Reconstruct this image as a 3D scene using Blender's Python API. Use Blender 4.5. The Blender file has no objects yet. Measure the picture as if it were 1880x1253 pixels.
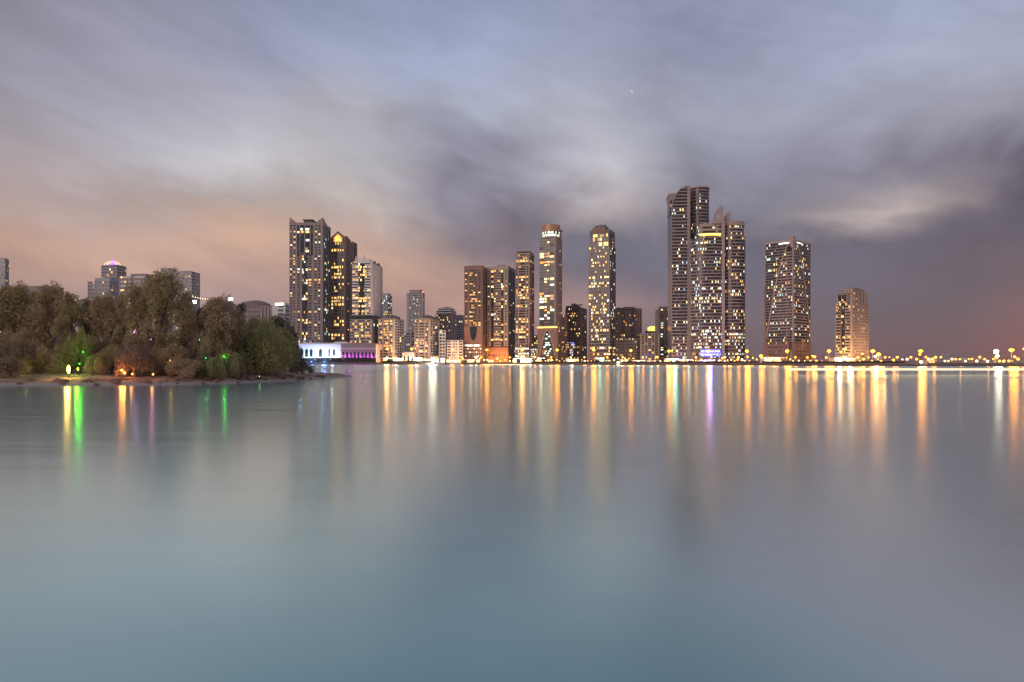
import bpy, math, random
import numpy as np
from math import radians as R, sin, cos, pi, atan2, sqrt
C = bpy.context.scene.collection
SC = bpy.context.scene
rnd = random.Random(11)

# ------------------------------------------------------------------ camera
F = 1253.0                      # focal length in photograph pixels
HY = 664.0                      # horizon row
CAMZ = 3.0
cam = bpy.data.cameras.new('camera'); camo = bpy.data.objects.new('camera', cam); C.objects.link(camo)
camo.location = (0, 0, CAMZ); camo.rotation_euler = (R(90), 0, 0)
cam.sensor_width = 36; cam.lens = 36 * F / 1880
cam.shift_y = (HY - 626.5) / 1880
cam.clip_start = 0.3; cam.clip_end = 20000
SC.camera = camo

def X(px, D): return (px - 940) / F * D
def Z(py, D): return CAMZ + (HY - py) / F * D

# ------------------------------------------------------------------ render / exposure
SC.view_settings.view_transform = 'Standard'; SC.view_settings.look = 'None'
SC.view_settings.gamma = 1; SC.view_settings.exposure = 0.0
SC.view_settings.use_curve_mapping = False
SC.render.engine = 'CYCLES'
SC.cycles.use_denoising = True
SC.cycles.use_light_tree = True
SC.cycles.max_bounces = 5; SC.cycles.diffuse_bounces = 2; SC.cycles.glossy_bounces = 3
SC.cycles.volume_bounces = 0
SC.cycles.sample_clamp_indirect = 4; SC.cycles.sample_clamp_direct = 60
SC.cycles.caustics_reflective = False; SC.cycles.caustics_refractive = False

def lin(c):
    out = []
    for v in c[:3]:
        v = v / 255.0
        out.append(v / 12.92 if v <= 0.04045 else ((v + 0.055) / 1.055) ** 2.4)
    return tuple(out)

# ------------------------------------------------------------------ node expression helper
class E:
    """A socket that can be added, multiplied and so on, each making a Math node."""
    nt = None
    def __init__(s, sock): s.s = sock
    @staticmethod
    def op(name, *a):
        n = E.nt.nodes.new('ShaderNodeMath'); n.operation = name
        for i, v in enumerate(a):
            if isinstance(v, E): E.nt.links.new(v.s, n.inputs[i])
            else: n.inputs[i].default_value = v
        return E(n.outputs[0])
    def __add__(s, o): return E.op('ADD', s, o)
    def __radd__(s, o): return E.op('ADD', o, s)
    def __sub__(s, o): return E.op('SUBTRACT', s, o)
    def __rsub__(s, o): return E.op('SUBTRACT', o, s)
    def __mul__(s, o): return E.op('MULTIPLY', s, o)
    def __rmul__(s, o): return E.op('MULTIPLY', o, s)
    def __truediv__(s, o): return E.op('DIVIDE', s, o)
def clamp01(a):
    r = E.op('ADD', a, 0.0); r.s.node.use_clamp = True; return r
def smooth(a, lo, hi):
    n = E.nt.nodes.new('ShaderNodeMapRange'); n.interpolation_type = 'SMOOTHSTEP'
    E.nt.links.new(a.s, n.inputs[0]); n.inputs[1].default_value = lo; n.inputs[2].default_value = hi
    return E(n.outputs[0])
def vec(x, y, z):
    n = E.nt.nodes.new('ShaderNodeCombineXYZ')
    for i, v in enumerate((x, y, z)):
        if isinstance(v, E): E.nt.links.new(v.s, n.inputs[i])
        else: n.inputs[i].default_value = v
    return n.outputs[0]
def noise(v, scale, detail=3, rough=.5, dist=0.0):
    n = E.nt.nodes.new('ShaderNodeTexNoise'); n.inputs['Scale'].default_value = scale
    n.inputs['Detail'].default_value = detail; n.inputs['Roughness'].default_value = rough
    n.inputs['Distortion'].default_value = dist
    E.nt.links.new(v, n.inputs['Vector']); return E(n.outputs[0])
def mixc(f, a, b, mode='MIX'):
    n = E.nt.nodes.new('ShaderNodeMix'); n.data_type = 'RGBA'; n.blend_type = mode
    for i, v in ((0, f), (6, a), (7, b)):
        if isinstance(v, E): E.nt.links.new(v.s, n.inputs[i])
        elif hasattr(v, 'links'): E.nt.links.new(v, n.inputs[i])
        elif isinstance(v, (int, float)): n.inputs[i].default_value = v
        else: n.inputs[i].default_value = (*v, 1)
    return n.outputs[2]

# ------------------------------------------------------------------ world: dusk sky with streaked cloud
SUN_EL, SUN_AZ = 16.0, 222.0     # afterglow comes from behind and left of the camera
w = bpy.data.worlds.new('World'); SC.world = w; w.use_nodes = True
nt = w.node_tree; E.nt = nt
nt.nodes.clear()
geo = nt.nodes.new('ShaderNodeTexCoord')
sep = nt.nodes.new('ShaderNodeSeparateXYZ'); nt.links.new(geo.outputs['Generated'], sep.inputs[0])
dx, dy, dz = (E(sep.outputs[i]) for i in range(3))
az = E.op('ARCTAN2', dx, dy)                       # radians, 0 = the way the bay opens
el = E.op('ARCSINE', dz)
# cloud-layer coordinates, streaks run along the wind
WA = R(14)
zz = E.op('MAXIMUM', dz, 0.0) + 0.07
cx, cy = dx / zz, dy / zz
al = cx * sin(WA) + cy * cos(WA)
ac = cx * cos(WA) - cy * sin(WA)
n1 = noise(vec(al * 0.16, ac * 0.55, 0.0), 1.0, 4, .55, .6)
n2 = noise(vec(al * 0.10, ac * 0.8, 7.3), 1.6, 5, .6, .4)
n3 = noise(vec(al * 0.5, ac * 0.9, 3.1), 1.0, 3, .5, .5)
sk = el + az * 0.22                                   # the blurred banks lean down to the right
m1 = noise(vec(az * 2.2, sk * 5.5, 1.7), 1.0, 3, .5, .8)
m2 = noise(vec(az * 3.0 + 9.0, el * 4.2, 4.1), 1.3, 4, .55, .9)
m4 = noise(vec(az * 3.5 + 2.0, sk * 13.0, 5.5), 1.6, 5, .6, 1.2)
azw = az + (n1 - 0.5) * 0.10 + (m1 - .5) * 0.26 + (n3 - .5) * .05
elw = el + (n2 - 0.5) * 0.03 * smooth(el, 0.0, 0.22) + (m2 - .5) * 0.15 * smooth(el, 0.0, 0.25)
ROWS = [0, 100, 200, 300, 380, 440, 500, 560, 640]
TAB = {
 -500: [(132,136,160),(138,140,165),(150,148,165),(168,154,158),(178,155,148),(182,155,145),(178,150,140),(165,140,138),(150,130,130)],
 0:   [(138,138,158),(142,142,163),(152,150,165),(174,160,162),(180,155,148),(188,158,145),(182,152,140),(165,140,138),(150,130,130)],
 230: [(140,143,168),(150,152,178),(160,162,182),(178,172,178),(175,158,155),(185,158,145),(192,160,145),(165,145,148),(150,130,135)],
 470: [(135,145,175),(143,150,180),(170,172,190),(205,203,208),(178,164,160),(205,172,152),(180,152,145),(155,135,138),(140,120,125)],
 700: [(134,147,178),(150,160,190),(168,172,190),(172,168,175),(190,180,175),(185,165,158),(192,160,143),(165,138,135),(140,120,125)],
 850: [(135,148,180),(150,162,195),(155,162,185),(128,124,140),(130,122,133),(122,112,122),(165,138,135),(180,145,133),(150,122,122)],
 940: [(140,153,188),(155,168,203),(160,170,195),(145,142,158),(118,112,125),(110,104,117),(125,112,122),(155,130,130),(140,115,118)],
 1100:[(146,155,188),(152,162,192),(165,170,190),(194,192,200),(178,165,166),(112,108,122),(108,102,117),(165,132,130),(120,100,105)],
 1250:[(133,142,175),(138,145,175),(145,150,172),(140,140,155),(120,115,128),(105,102,118),(105,100,115),(122,105,115),(110,92,98)],
 1400:[(148,158,190),(152,162,192),(150,155,178),(140,140,158),(120,115,128),(100,96,112),(100,95,110),(108,96,108),(105,88,98)],
 1620:[(155,168,200),(160,170,198),(152,156,178),(128,122,138),(184,170,165),(100,93,108),(98,90,105),(97,86,98),(105,82,90)],
 1780:[(155,166,198),(160,168,195),(145,145,165),(108,100,115),(105,95,108),(92,84,98),(95,84,96),(100,84,94),(110,82,88)],
 1880:[(155,165,195),(158,165,190),(140,140,158),(110,103,118),(98,88,100),(95,84,96),(105,84,92),(120,88,92),(128,84,85)],
 2400:[(150,160,190),(150,156,182),(136,136,154),(115,108,120),(105,95,106),(100,88,99),(108,88,95),(120,92,95),(125,88,88)],
}
cur = None; pa = None
ECLAMP = clamp01(elw * (1 / 0.62) + 0.03)
cosr = math.cos
for px in sorted(TAB):
    a = math.atan((px - 940) / F)
    n = nt.nodes.new('ShaderNodeValToRGB'); cr = n.color_ramp; cr.interpolation = 'B_SPLINE' if False else 'EASE'
    cr.interpolation = 'LINEAR'
    if px <= 940: TAB[px] = [(min(255, r_ * (1.035 if k_ in (5, 6, 7) else 1.0)), g_ * (1.0 if k_ in (5, 6, 7) else 1.0), b_ * (.975 if k_ in (5, 6, 7) else 1.0)) for k_, (r_, g_, b_) in enumerate(TAB[px])]
    TAB[px] = [(r_ * 1.025, g_, b_ * .965) if k_ < 3 else (r_, g_, b_) for k_, (r_, g_, b_) in enumerate(TAB[px])]
    pts = [(math.atan((HY - py) / F * cosr(min(abs(a), .8))), c) for py, c in zip(ROWS, TAB[px])]
    pts.append((1.1 * .56, (130, 139, 166)))
    pts.sort()
    while len(cr.elements) < len(pts): cr.elements.new(0.5)
    for e, (v, c) in zip(cr.elements, pts):
        e.position = min(1, v / 0.62 + 0.03); e.color = (*lin(c), 1)
    nt.links.new(ECLAMP.s, n.inputs[0])
    if cur is None: cur = n.outputs[0]
    else: cur = mixc(clamp01((azw - pa) / (a - pa)), cur, n.outputs[0])
    pa = a
# behind the camera the cloud sheet thins to an even afterglow
nb = nt.nodes.new('ShaderNodeValToRGB'); cr = nb.color_ramp
for e, c in zip(cr.elements, ((205, 170, 160), (132, 144, 176))): e.color = (*lin(c), 1)
nt.links.new(clamp01(elw * 1.3).s, nb.inputs[0])
cur = mixc(smooth(E.op('ABSOLUTE', az, 0.0), 0.95, 1.7), cur, nb.outputs[0])
# soft cloud modulation everywhere
mod = 1.0 + (n1 - .5) * .16 * smooth(el, 0.02, 0.2) + (n2 - .5) * .26 * smooth(el, 0.03, .12) * (1.0 - smooth(el, .22, .5)) + (m2 - .5) * .52 * smooth(el, .02, .12) + (m1 - .5) * .32 + (m4 - .5) * .32 * smooth(el, .03, .15)
mm = nt.nodes.new('ShaderNodeVectorMath'); mm.operation = 'SCALE'
nt.links.new(cur, mm.inputs[0]); nt.links.new(mod.s, mm.inputs['Scale'])
sky = nt.nodes.new('ShaderNodeTexSky'); sky.sky_type = 'NISHITA'; sky.sun_disc = False
sky.sun_elevation = R(SUN_EL); sky.sun_rotation = R(SUN_AZ)
bg1 = nt.nodes.new('ShaderNodeBackground'); bg1.inputs[1].default_value = 1.04
nt.links.new(mm.outputs[0], bg1.inputs[0])
bg2 = nt.nodes.new('ShaderNodeBackground'); bg2.inputs[1].default_value = 0.004
nt.links.new(sky.outputs[0], bg2.inputs[0])
ad = nt.nodes.new('ShaderNodeAddShader'); nt.links.new(bg1.outputs[0], ad.inputs[0]); nt.links.new(bg2.outputs[0], ad.inputs[1])
wo = nt.nodes.new('ShaderNodeOutputWorld'); nt.links.new(ad.outputs[0], wo.inputs['Surface'])
w.cycles.sampling_method = 'MANUAL'; w.cycles.sample_map_resolution = 512

sd = bpy.data.lights.new('sun', 'SUN'); sd.energy = 1.0; sd.angle = R(25); sd.color = (1, .80, .70)
so = bpy.data.objects.new('sun', sd); C.objects.link(so)
sa = R(SUN_AZ); se = R(SUN_EL)
from mathutils import Vector
sdir = Vector((sin(sa) * cos(se), cos(sa) * cos(se), sin(se)))
so.rotation_euler = sdir.to_track_quat('Z', 'Y').to_euler(); so.location = (-100, -100, 200)

# ------------------------------------------------------------------ object helpers
def setp(o, label=None, cat=None, group=None, kind=None):
    if label: o['label'] = label
    if cat: o['category'] = cat
    if group: o['group'] = group
    if kind: o['kind'] = kind
    return o

def thing(name, label, cat, loc=(0, 0, 0), rz=0, group=None):
    o = bpy.data.objects.new(name, None); C.objects.link(o)
    o.location = loc; o.rotation_euler = (0, 0, rz); o.empty_display_size = 2
    return setp(o, label, cat, group)

class MB:
    """Collects faces; build() links them as one mesh object. Vertices are given in world space and stored relative to the parent chain."""
    def __init__(s): s.v = []; s.f = []; s.m = []
    def quad(s, a, b, c, d, m=0):
        i = len(s.v); s.v += [a, b, c, d]; s.f.append((i, i + 1, i + 2, i + 3)); s.m.append(m)
    def box(s, cx, cy, z0, lx, ly, lz, rz=0.0, m=0):
        c_, s_ = cos(rz), sin(rz)
        p = [(cx + x * c_ - y * s_, cy + x * s_ + y * c_) for x, y in ((-lx / 2, -ly / 2), (lx / 2, -ly / 2), (lx / 2, ly / 2), (-lx / 2, ly / 2))]
        s.prism(p, z0, z0 + lz, m)
    def prism(s, poly, z0, z1, m=0, top=None):
        """poly counter-clockwise seen from above; top = other outline of the same length for a taper"""
        n = len(poly); i = len(s.v); t = top or poly
        s.v += [(x, y, z0) for x, y in poly] + [(x, y, z1) for x, y in t]
        for k in range(n):
            j = (k + 1) % n; s.f.append((i + k, i + j, i + n + j, i + n + k)); s.m.append(m)
        s.f.append(tuple(i + n + k for k in range(n))); s.m.append(m)
        s.f.append(tuple(i + k for k in reversed(range(n)))); s.m.append(m)
    def strip(s, pts, z0, z1, o0, o1, m=0, z0e=None, z1e=None):
        """a band that follows the open path pts between two outward offsets"""
        a, b = offs(pts, o0), offs(pts, o1); n = len(pts); i = len(s.v)
        L = [0.0]
        for k in range(1, n): L.append(L[-1] + math.dist(pts[k - 1], pts[k]))
        for k in range(n):
            t = L[k] / max(L[-1], 1e-6)
            zl = z0 if z0e is None else z0 + (z0e - z0) * t
            zh = z1 if z1e is None else z1 + (z1e - z1) * t
            s.v += [(*a[k], zl), (*b[k], zl), (*b[k], zh), (*a[k], zh)]
        for k in range(n - 1):
            p, q = i + 4 * k, i + 4 * k + 4
            for u, v_ in ((1, 2), (2, 3), (3, 0), (0, 1)):
                s.f.append((p + u, q + u, q + v_, p + v_)); s.m.append(m)
        s.f.append((i, i + 1, i + 2, i + 3)); s.m.append(m)
        e = i + 4 * (n - 1); s.f.append((e + 3, e + 2, e + 1, e)); s.m.append(m)
    def tube(s, pts, rad, n=6, m=0, cap=True):
        if not isinstance(rad, (list, tuple)): rad = [rad] * len(pts)
        i0 = len(s.v)
        for k, p in enumerate(pts):
            a = Vector(pts[max(0, k - 1)]); b = Vector(pts[min(len(pts) - 1, k + 1)])
            d = (b - a).normalized(); u = d.orthogonal().normalized()
            if abs(d.z) < .9: u = d.cross(Vector((0, 0, 1))).normalized()
            v_ = d.cross(u)
            for j in range(n):
                t = 2 * pi * j / n; q = Vector(p) + (u * cos(t) + v_ * sin(t)) * rad[k]
                s.v.append(tuple(q))
        for k in range(len(pts) - 1):
            for j in range(n):
                a = i0 + k * n + j; b = i0 + k * n + (j + 1) % n
                s.f.append((a, b, b + n, a + n)); s.m.append(m)
        if cap:
            s.f.append(tuple(i0 + j for j in reversed(range(n)))); s.m.append(m)
            e = i0 + (len(pts) - 1) * n
            s.f.append(tuple(e + j for j in range(n))); s.m.append(m)
    def ball(s, c, r, nu=8, nv=5, sz=1.0, m=0, half=False):
        i = len(s.v); lo = 0.0 if half else -pi / 2
        for a in range(nv + 1):
            t = lo + (pi / 2 - lo) * a / nv
            for b in range(nu):
                p = 2 * pi * b / nu
                s.v.append((c[0] + r * cos(t) * cos(p), c[1] + r * cos(t) * sin(p), c[2] + r * sz * sin(t)))
        for a in range(nv):
            for b in range(nu):
                q = i + a * nu; s.f.append((q + b, q + (b + 1) % nu, q + nu + (b + 1) % nu, q + nu + b)); s.m.append(m)
    def build(s, name, mats, parent=None, kind=None, smooth=False, at=None):
        if not s.v: return None
        o0 = Vector((0, 0, 0)); p = parent
        rz = 0.0
        if parent is not None:
            chain = []
            while p is not None: chain.append(p); p = p.parent
            for q in reversed(chain): o0 += q.location
            assert all(abs(q.rotation_euler[2]) < 1e-9 for q in chain), name
        a = Vector(at) if at is not None else (Vector((0, 0, 0)))
        loc = (a - o0) if at is not None else Vector((0, 0, 0))
        sub = a if at is not None else o0
        me = bpy.data.meshes.new(name)
        me.from_pydata([(x - sub[0], y - sub[1], z - sub[2]) for x, y, z in s.v], [], s.f)
        if not isinstance(mats, (list, tuple)): mats = [mats]
        for m in mats: me.materials.append(m)
        if len(mats) > 1: me.polygons.foreach_set('material_index', s.m)
        if smooth: me.polygons.foreach_set('use_smooth', [True] * len(s.f))
        me.update()
        o = bpy.data.objects.new(name, me); C.objects.link(o); o.parent = parent; o.location = loc
        if kind: o['kind'] = kind
        return o

def norm2(d):
    l = math.hypot(*d) or 1; return (d[0] / l, d[1] / l)
def offs(pts, o):
    """offset an open path to its outer side (right of travel)"""
    out = []
    for k, p in enumerate(pts):
        ns = []
        if k > 0: d = norm2((p[0] - pts[k - 1][0], p[1] - pts[k - 1][1])); ns.append((d[1], -d[0]))
        if k < len(pts) - 1: d = norm2((pts[k + 1][0] - p[0], pts[k + 1][1] - p[1])); ns.append((d[1], -d[0]))
        if len(ns) == 2:
            m = norm2((ns[0][0] + ns[1][0], ns[0][1] + ns[1][1])); c = max(.3, m[0] * ns[0][0] + m[1] * ns[0][1])
            out.append((p[0] + m[0] * o / c, p[1] + m[1] * o / c))
        else: out.append((p[0] + ns[0][0] * o, p[1] + ns[0][1] * o))
    return out
def plen(pts): return sum(math.dist(pts[k], pts[k + 1]) for k in range(len(pts) - 1))
def pat(pts, s):
    for k in range(len(pts) - 1):
        l = math.dist(pts[k], pts[k + 1])
        if s <= l or k == len(pts) - 2:
            t = s / max(l, 1e-9); return (pts[k][0] + (pts[k + 1][0] - pts[k][0]) * t, pts[k][1] + (pts[k + 1][1] - pts[k][1]) * t)
        s -= l
def psub(pts, s0, s1):
    out = [pat(pts, s0)]; a = 0
    for k in range(1, len(pts) - 1):
        a += math.dist(pts[k - 1], pts[k])
        if s0 + .01 < a < s1 - .01: out.append(pts[k])
    out.append(pat(pts, s1)); return out
def copy_obj(o, parent=None, dz=0.0, off=None):
    c = o.copy(); C.objects.link(c)
    if parent is not None: c.parent = parent
    c.location = (o.location[0], o.location[1], o.location[2] + dz) if off is None else off
    return c

# ------------------------------------------------------------------ materials
MATS = {}
def new_mat(name):
    m = bpy.data.materials.new(name); m.use_nodes = True; MATS[name] = m
    E.nt = m.node_tree
    b = m.node_tree.nodes['Principled BSDF']
    return m, b
def objcoord():
    n = E.nt.nodes.new('ShaderNodeNewGeometry'); return n.outputs['Position']
def wall_mat(name, c, var=.18, rough=.8, scale=.25):
    """weathered render: broad tone drift, vertical run-off streaks and fine grain"""
    m, b = new_mat(name)
    p = objcoord()
    mp = E.nt.nodes.new('ShaderNodeMapping'); mp.inputs['Scale'].default_value = (1, 1, .12); E.nt.links.new(p, mp.inputs[0])
    a = noise(p, scale, 3); s = noise(mp.outputs[0], 1.3, 3); g = noise(p, 6, 2)
    v = 1.0 + (a - .5) * (var * 2) + (s - .5) * (var * 1.6) + (g - .5) * var
    n = E.nt.nodes.new('ShaderNodeVectorMath'); n.operation = 'SCALE'
    n.inputs[0].default_value = c; E.nt.links.new(v.s, n.inputs['Scale'])
    E.nt.links.new(n.outputs[0], b.inputs['Base Color']); b.inputs['Roughness'].default_value = rough
    return m
PINK = wall_mat('pinkish_render', (.32, .255, .245))
BEIGE = wall_mat('beige_render', (.39, .32, .27))
WHITE = wall_mat('white_render', (.72, .69, .66), .08)
BROWN = wall_mat('brown_stone', (.22, .14, .115))
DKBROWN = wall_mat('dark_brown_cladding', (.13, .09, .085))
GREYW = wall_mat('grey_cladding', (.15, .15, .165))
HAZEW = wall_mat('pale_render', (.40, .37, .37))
REDR = wall_mat('red_brown_render', (.33, .17, .12))
CONC = wall_mat('concrete', (.28, .26, .25), .25)
def glass_mat(name, c, rough=.12, spec=.6):
    m, b = new_mat(name); p = objcoord()
    wn = E.nt.nodes.new('ShaderNodeTexWhiteNoise'); 
    sn = E.nt.nodes.new('ShaderNodeVectorMath'); sn.operation = 'SNAP'; E.nt.links.new(p, sn.inputs[0]); sn.inputs[1].default_value = (1.9, 1.9, 3.2)
    E.nt.links.new(sn.outputs[0], wn.inputs['Vector'])
    v = E(wn.outputs[0]) * 1.3 + 0.35
    n = E.nt.nodes.new('ShaderNodeVectorMath'); n.operation = 'SCALE'; n.inputs[0].default_value = c; E.nt.links.new(v.s, n.inputs['Scale'])
    E.nt.links.new(n.outputs[0], b.inputs['Base Color'])
    b.inputs['Roughness'].default_value = rough; b.inputs['Specular IOR Level'].default_value = spec
    return m
GLASS = glass_mat('dark_glazing', (.010, .016, .026), .15, .35)
GLASST = glass_mat('teal_glazing', (.008, .028, .034), .14, .35)
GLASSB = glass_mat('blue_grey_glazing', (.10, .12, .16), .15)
def plain(name, c, rough=.6, metal=0.0, var=.12, sc=2.0):
    m, b = new_mat(name); p = objcoord(); a = noise(p, sc, 3)
    n = E.nt.nodes.new('ShaderNodeVectorMath'); n.operation = 'SCALE'; n.inputs[0].default_value = c
    E.nt.links.new((1.0 + (a - .5) * (2 * var)).s, n.inputs['Scale']); E.nt.links.new(n.outputs[0], b.inputs['Base Color'])
    b.inputs['Roughness'].default_value = rough; b.inputs['Metallic'].default_value = metal
    return m
STEEL = plain('painted_steel', (.10, .10, .11), .45, .3)
DARKM = plain('dark_metal', (.035, .035, .04), .5)
CURT = plain('curtain_cloth', (.16, .14, .13), .9)
def emit(name, c, s, sample='NONE', vary=0.0):
    m, b = new_mat(name)
    b.inputs['Base Color'].default_value = (*[min(.8, x) for x in c], 1)
    b.inputs['Emission Color'].default_value = (*c, 1)
    if vary:
        p = objcoord(); a = noise(p, 1.1, 2)
        E.nt.links.new((clamp01((a - .5) * (vary * 4) + .5) * (s * 1.5) + s * .25).s, b.inputs['Emission Strength'])
    else: b.inputs['Emission Strength'].default_value = s
    m.cycles.emission_sampling = sample
    return m
LW = [emit('window_light_warm', (1, .56, .15), 1.7, vary=.5), emit('window_light_orange', (1, .38, .07), 1.2, vary=.5),
      emit('window_light_white', (.78, 1, .84), 1.5, vary=.5), emit('window_light_yellow', (1, .78, .32), 1.9, vary=.5),
      emit('window_light_cool', (.50, .85, .95), .9, vary=.5), emit('window_light_dim', (1, .6, .33), .28, vary=.5)]
PAL = {'mix': [0, 0, 3, 2, 2, 5, 1], 'warm': [0, 0, 0, 1, 3, 5], 'cool': [2, 2, 2, 4, 0, 5, 3], 'dim': [5, 5, 0, 2]}
SHOPW = emit('shop_light_white', (1, .82, .52), 2.6, vary=.4)
SHOPC = emit('shop_light_cool', (.74, .90, 1), 2.4, vary=.4)
SHOPO = emit('shop_light_amber', (1, .46, .10), 2, vary=.5)
SHOPT = emit('shop_light_turquoise', (.25, 1, .72), 3, vary=.3)
LEDY = emit('facade_light_gold', (1, .52, .09), 3.5)
LEDB = emit('facade_light_blue', (.16, .16, 1), 1.8, vary=.4)
LEDW = emit('facade_light_white', (.85, 1, .95), 2.5)
LAMPO = emit('sodium_lamp', (1, .42, .06), 2.4)
LAMPW = emit('white_lamp', (1, .93, .75), 12)
# ================================================================== the setting: water, far bank, island
def shore(px):
    T_ = [(-3000, 640), (540, 640), (850, 636), (1000, 600), (1250, 535), (1440, 470), (1600, 425), (1880, 385), (2400, 335), (5000, 300)]
    for (a, da), (b, db) in zip(T_, T_[1:]):
        if px <= b: return da + (db - da) * (px - a) / (b - a)
    return 300
def water_mat():
    """calm bay: a teal body colour, paler to the near left and pale grey to the right, under a mirror that strengthens at grazing angles"""
    m, b = new_mat('bay_water'); nt_ = m.node_tree; p = objcoord()
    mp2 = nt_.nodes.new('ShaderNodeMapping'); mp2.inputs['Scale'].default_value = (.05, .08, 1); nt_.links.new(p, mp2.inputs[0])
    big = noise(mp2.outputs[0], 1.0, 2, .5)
    mp = nt_.nodes.new('ShaderNodeMapping'); mp.inputs['Scale'].default_value = (.10, 1.3, 1); nt_.links.new(p, mp.inputs[0])
    rip = noise(mp.outputs[0], 1.0, 3, .6)
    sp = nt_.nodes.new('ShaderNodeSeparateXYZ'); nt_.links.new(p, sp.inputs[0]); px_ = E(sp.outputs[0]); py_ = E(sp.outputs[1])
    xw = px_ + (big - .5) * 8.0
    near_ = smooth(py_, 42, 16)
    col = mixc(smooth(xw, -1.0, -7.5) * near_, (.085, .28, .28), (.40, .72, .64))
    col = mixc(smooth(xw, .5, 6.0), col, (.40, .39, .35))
    nt_.nodes.remove(b)
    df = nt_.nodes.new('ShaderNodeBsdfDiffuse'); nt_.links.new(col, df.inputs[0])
    gl = nt_.nodes.new('ShaderNodeBsdfAnisotropic'); gl.distribution = 'MULTI_GGX'; gl.inputs['Color'].default_value = (.885, .99, .945, 1)
    nt_.links.new((smooth(py_, 180, 300) * .08 + (rip - .5) * .12 + .185).s, gl.inputs['Roughness'])
    g = nt_.nodes.new('ShaderNodeNewGeometry'); s2 = nt_.nodes.new('ShaderNodeSeparateXYZ'); nt_.links.new(g.outputs['Incoming'], s2.inputs[0])
    c = E.op('ABSOLUTE', E(s2.outputs[2]), 0.0)
    f = E.op('POWER', 1.0 - c, 2.3) * .95 + .03
    mx = nt_.nodes.new('ShaderNodeMixShader'); nt_.links.new(f.s, mx.inputs[0]); nt_.links.new(df.outputs[0], mx.inputs[1]); nt_.links.new(gl.outputs[0], mx.inputs[2])
    nt_.links.new(mx.outputs[0], nt_.nodes['Material Output'].inputs[0])
    return m
mb = MB(); mb.quad((-6000, -300, 0), (6000, -300, 0), (6000, 9000, 0), (-6000, 9000, 0))
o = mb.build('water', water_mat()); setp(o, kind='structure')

LAND = wall_mat('paved_land', (.16, .13, .11), .25, .9, .05)
pxs = [-3000, -1500, -500, 0, 300] + list(range(500, 2000, 40)) + [2400, 3500, 5000]
mb = MB()
front = [(X(p, shore(p) + 7), shore(p) + 7) for p in pxs]
mb.v = [(x, y, 1.9) for x, y in front] + [(x * 14 if abs(x) > 50 else x * 14, 7000, 1.9) for x, y in front]
n = len(front)
for k in range(n - 1): mb.f.append((k, k + 1, n + k + 1, n + k)); mb.m.append(0)
o = mb.build('ground', LAND); setp(o, kind='structure')
# stone revetment of the far bank
mb = MB(); rr = random.Random(4)
sh = []
p = -200
while p < 2300: sh.append(p); p += 3.0
v0 = []
for r_, (off, z) in enumerate(((0, -.6), (1.2, .35), (3, .9), (5, 1.5), (7.6, 1.95), (8.4, 2.05), (9.2, 1.86))):
    for p in sh:
        D_ = shore(p) + off + rr.uniform(-.5, .5); v0.append((X(p, D_), D_, z + (rr.uniform(-.25, .25) if 0 < r_ < 5 else 0)))
mb.v = v0; n = len(sh)
for r_ in range(6):
    for k in range(n - 1): mb.f.append((r_ * n + k, r_ * n + k + 1, (r_ + 1) * n + k + 1, (r_ + 1) * n + k)); mb.m.append(0)
o = mb.build('embankment_shore', wall_mat('revetment_rock', (.11, .09, .075), .5, .95, 1.2)); setp(o, kind='structure')
ASPH = plain('asphalt', (.05, .05, .052), .85)
mb = MB()
pr = [p for p in pxs if 400 < p < 2500]
mb.strip([(X(p, shore(p) + 34), shore(p) + 34) for p in pr], 1.904, 1.93, 0, 16)
o = mb.build('road', ASPH); setp(o, kind='structure')
mb = MB()
mb.strip([(X(p, shore(p) + 17), shore(p) + 17) for p in pr], 1.8, 2.02, 0, 6)
o = mb.build('promenade_path', plain('paving', (.30, .25, .21), .8)); setp(o, kind='structure')

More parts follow.
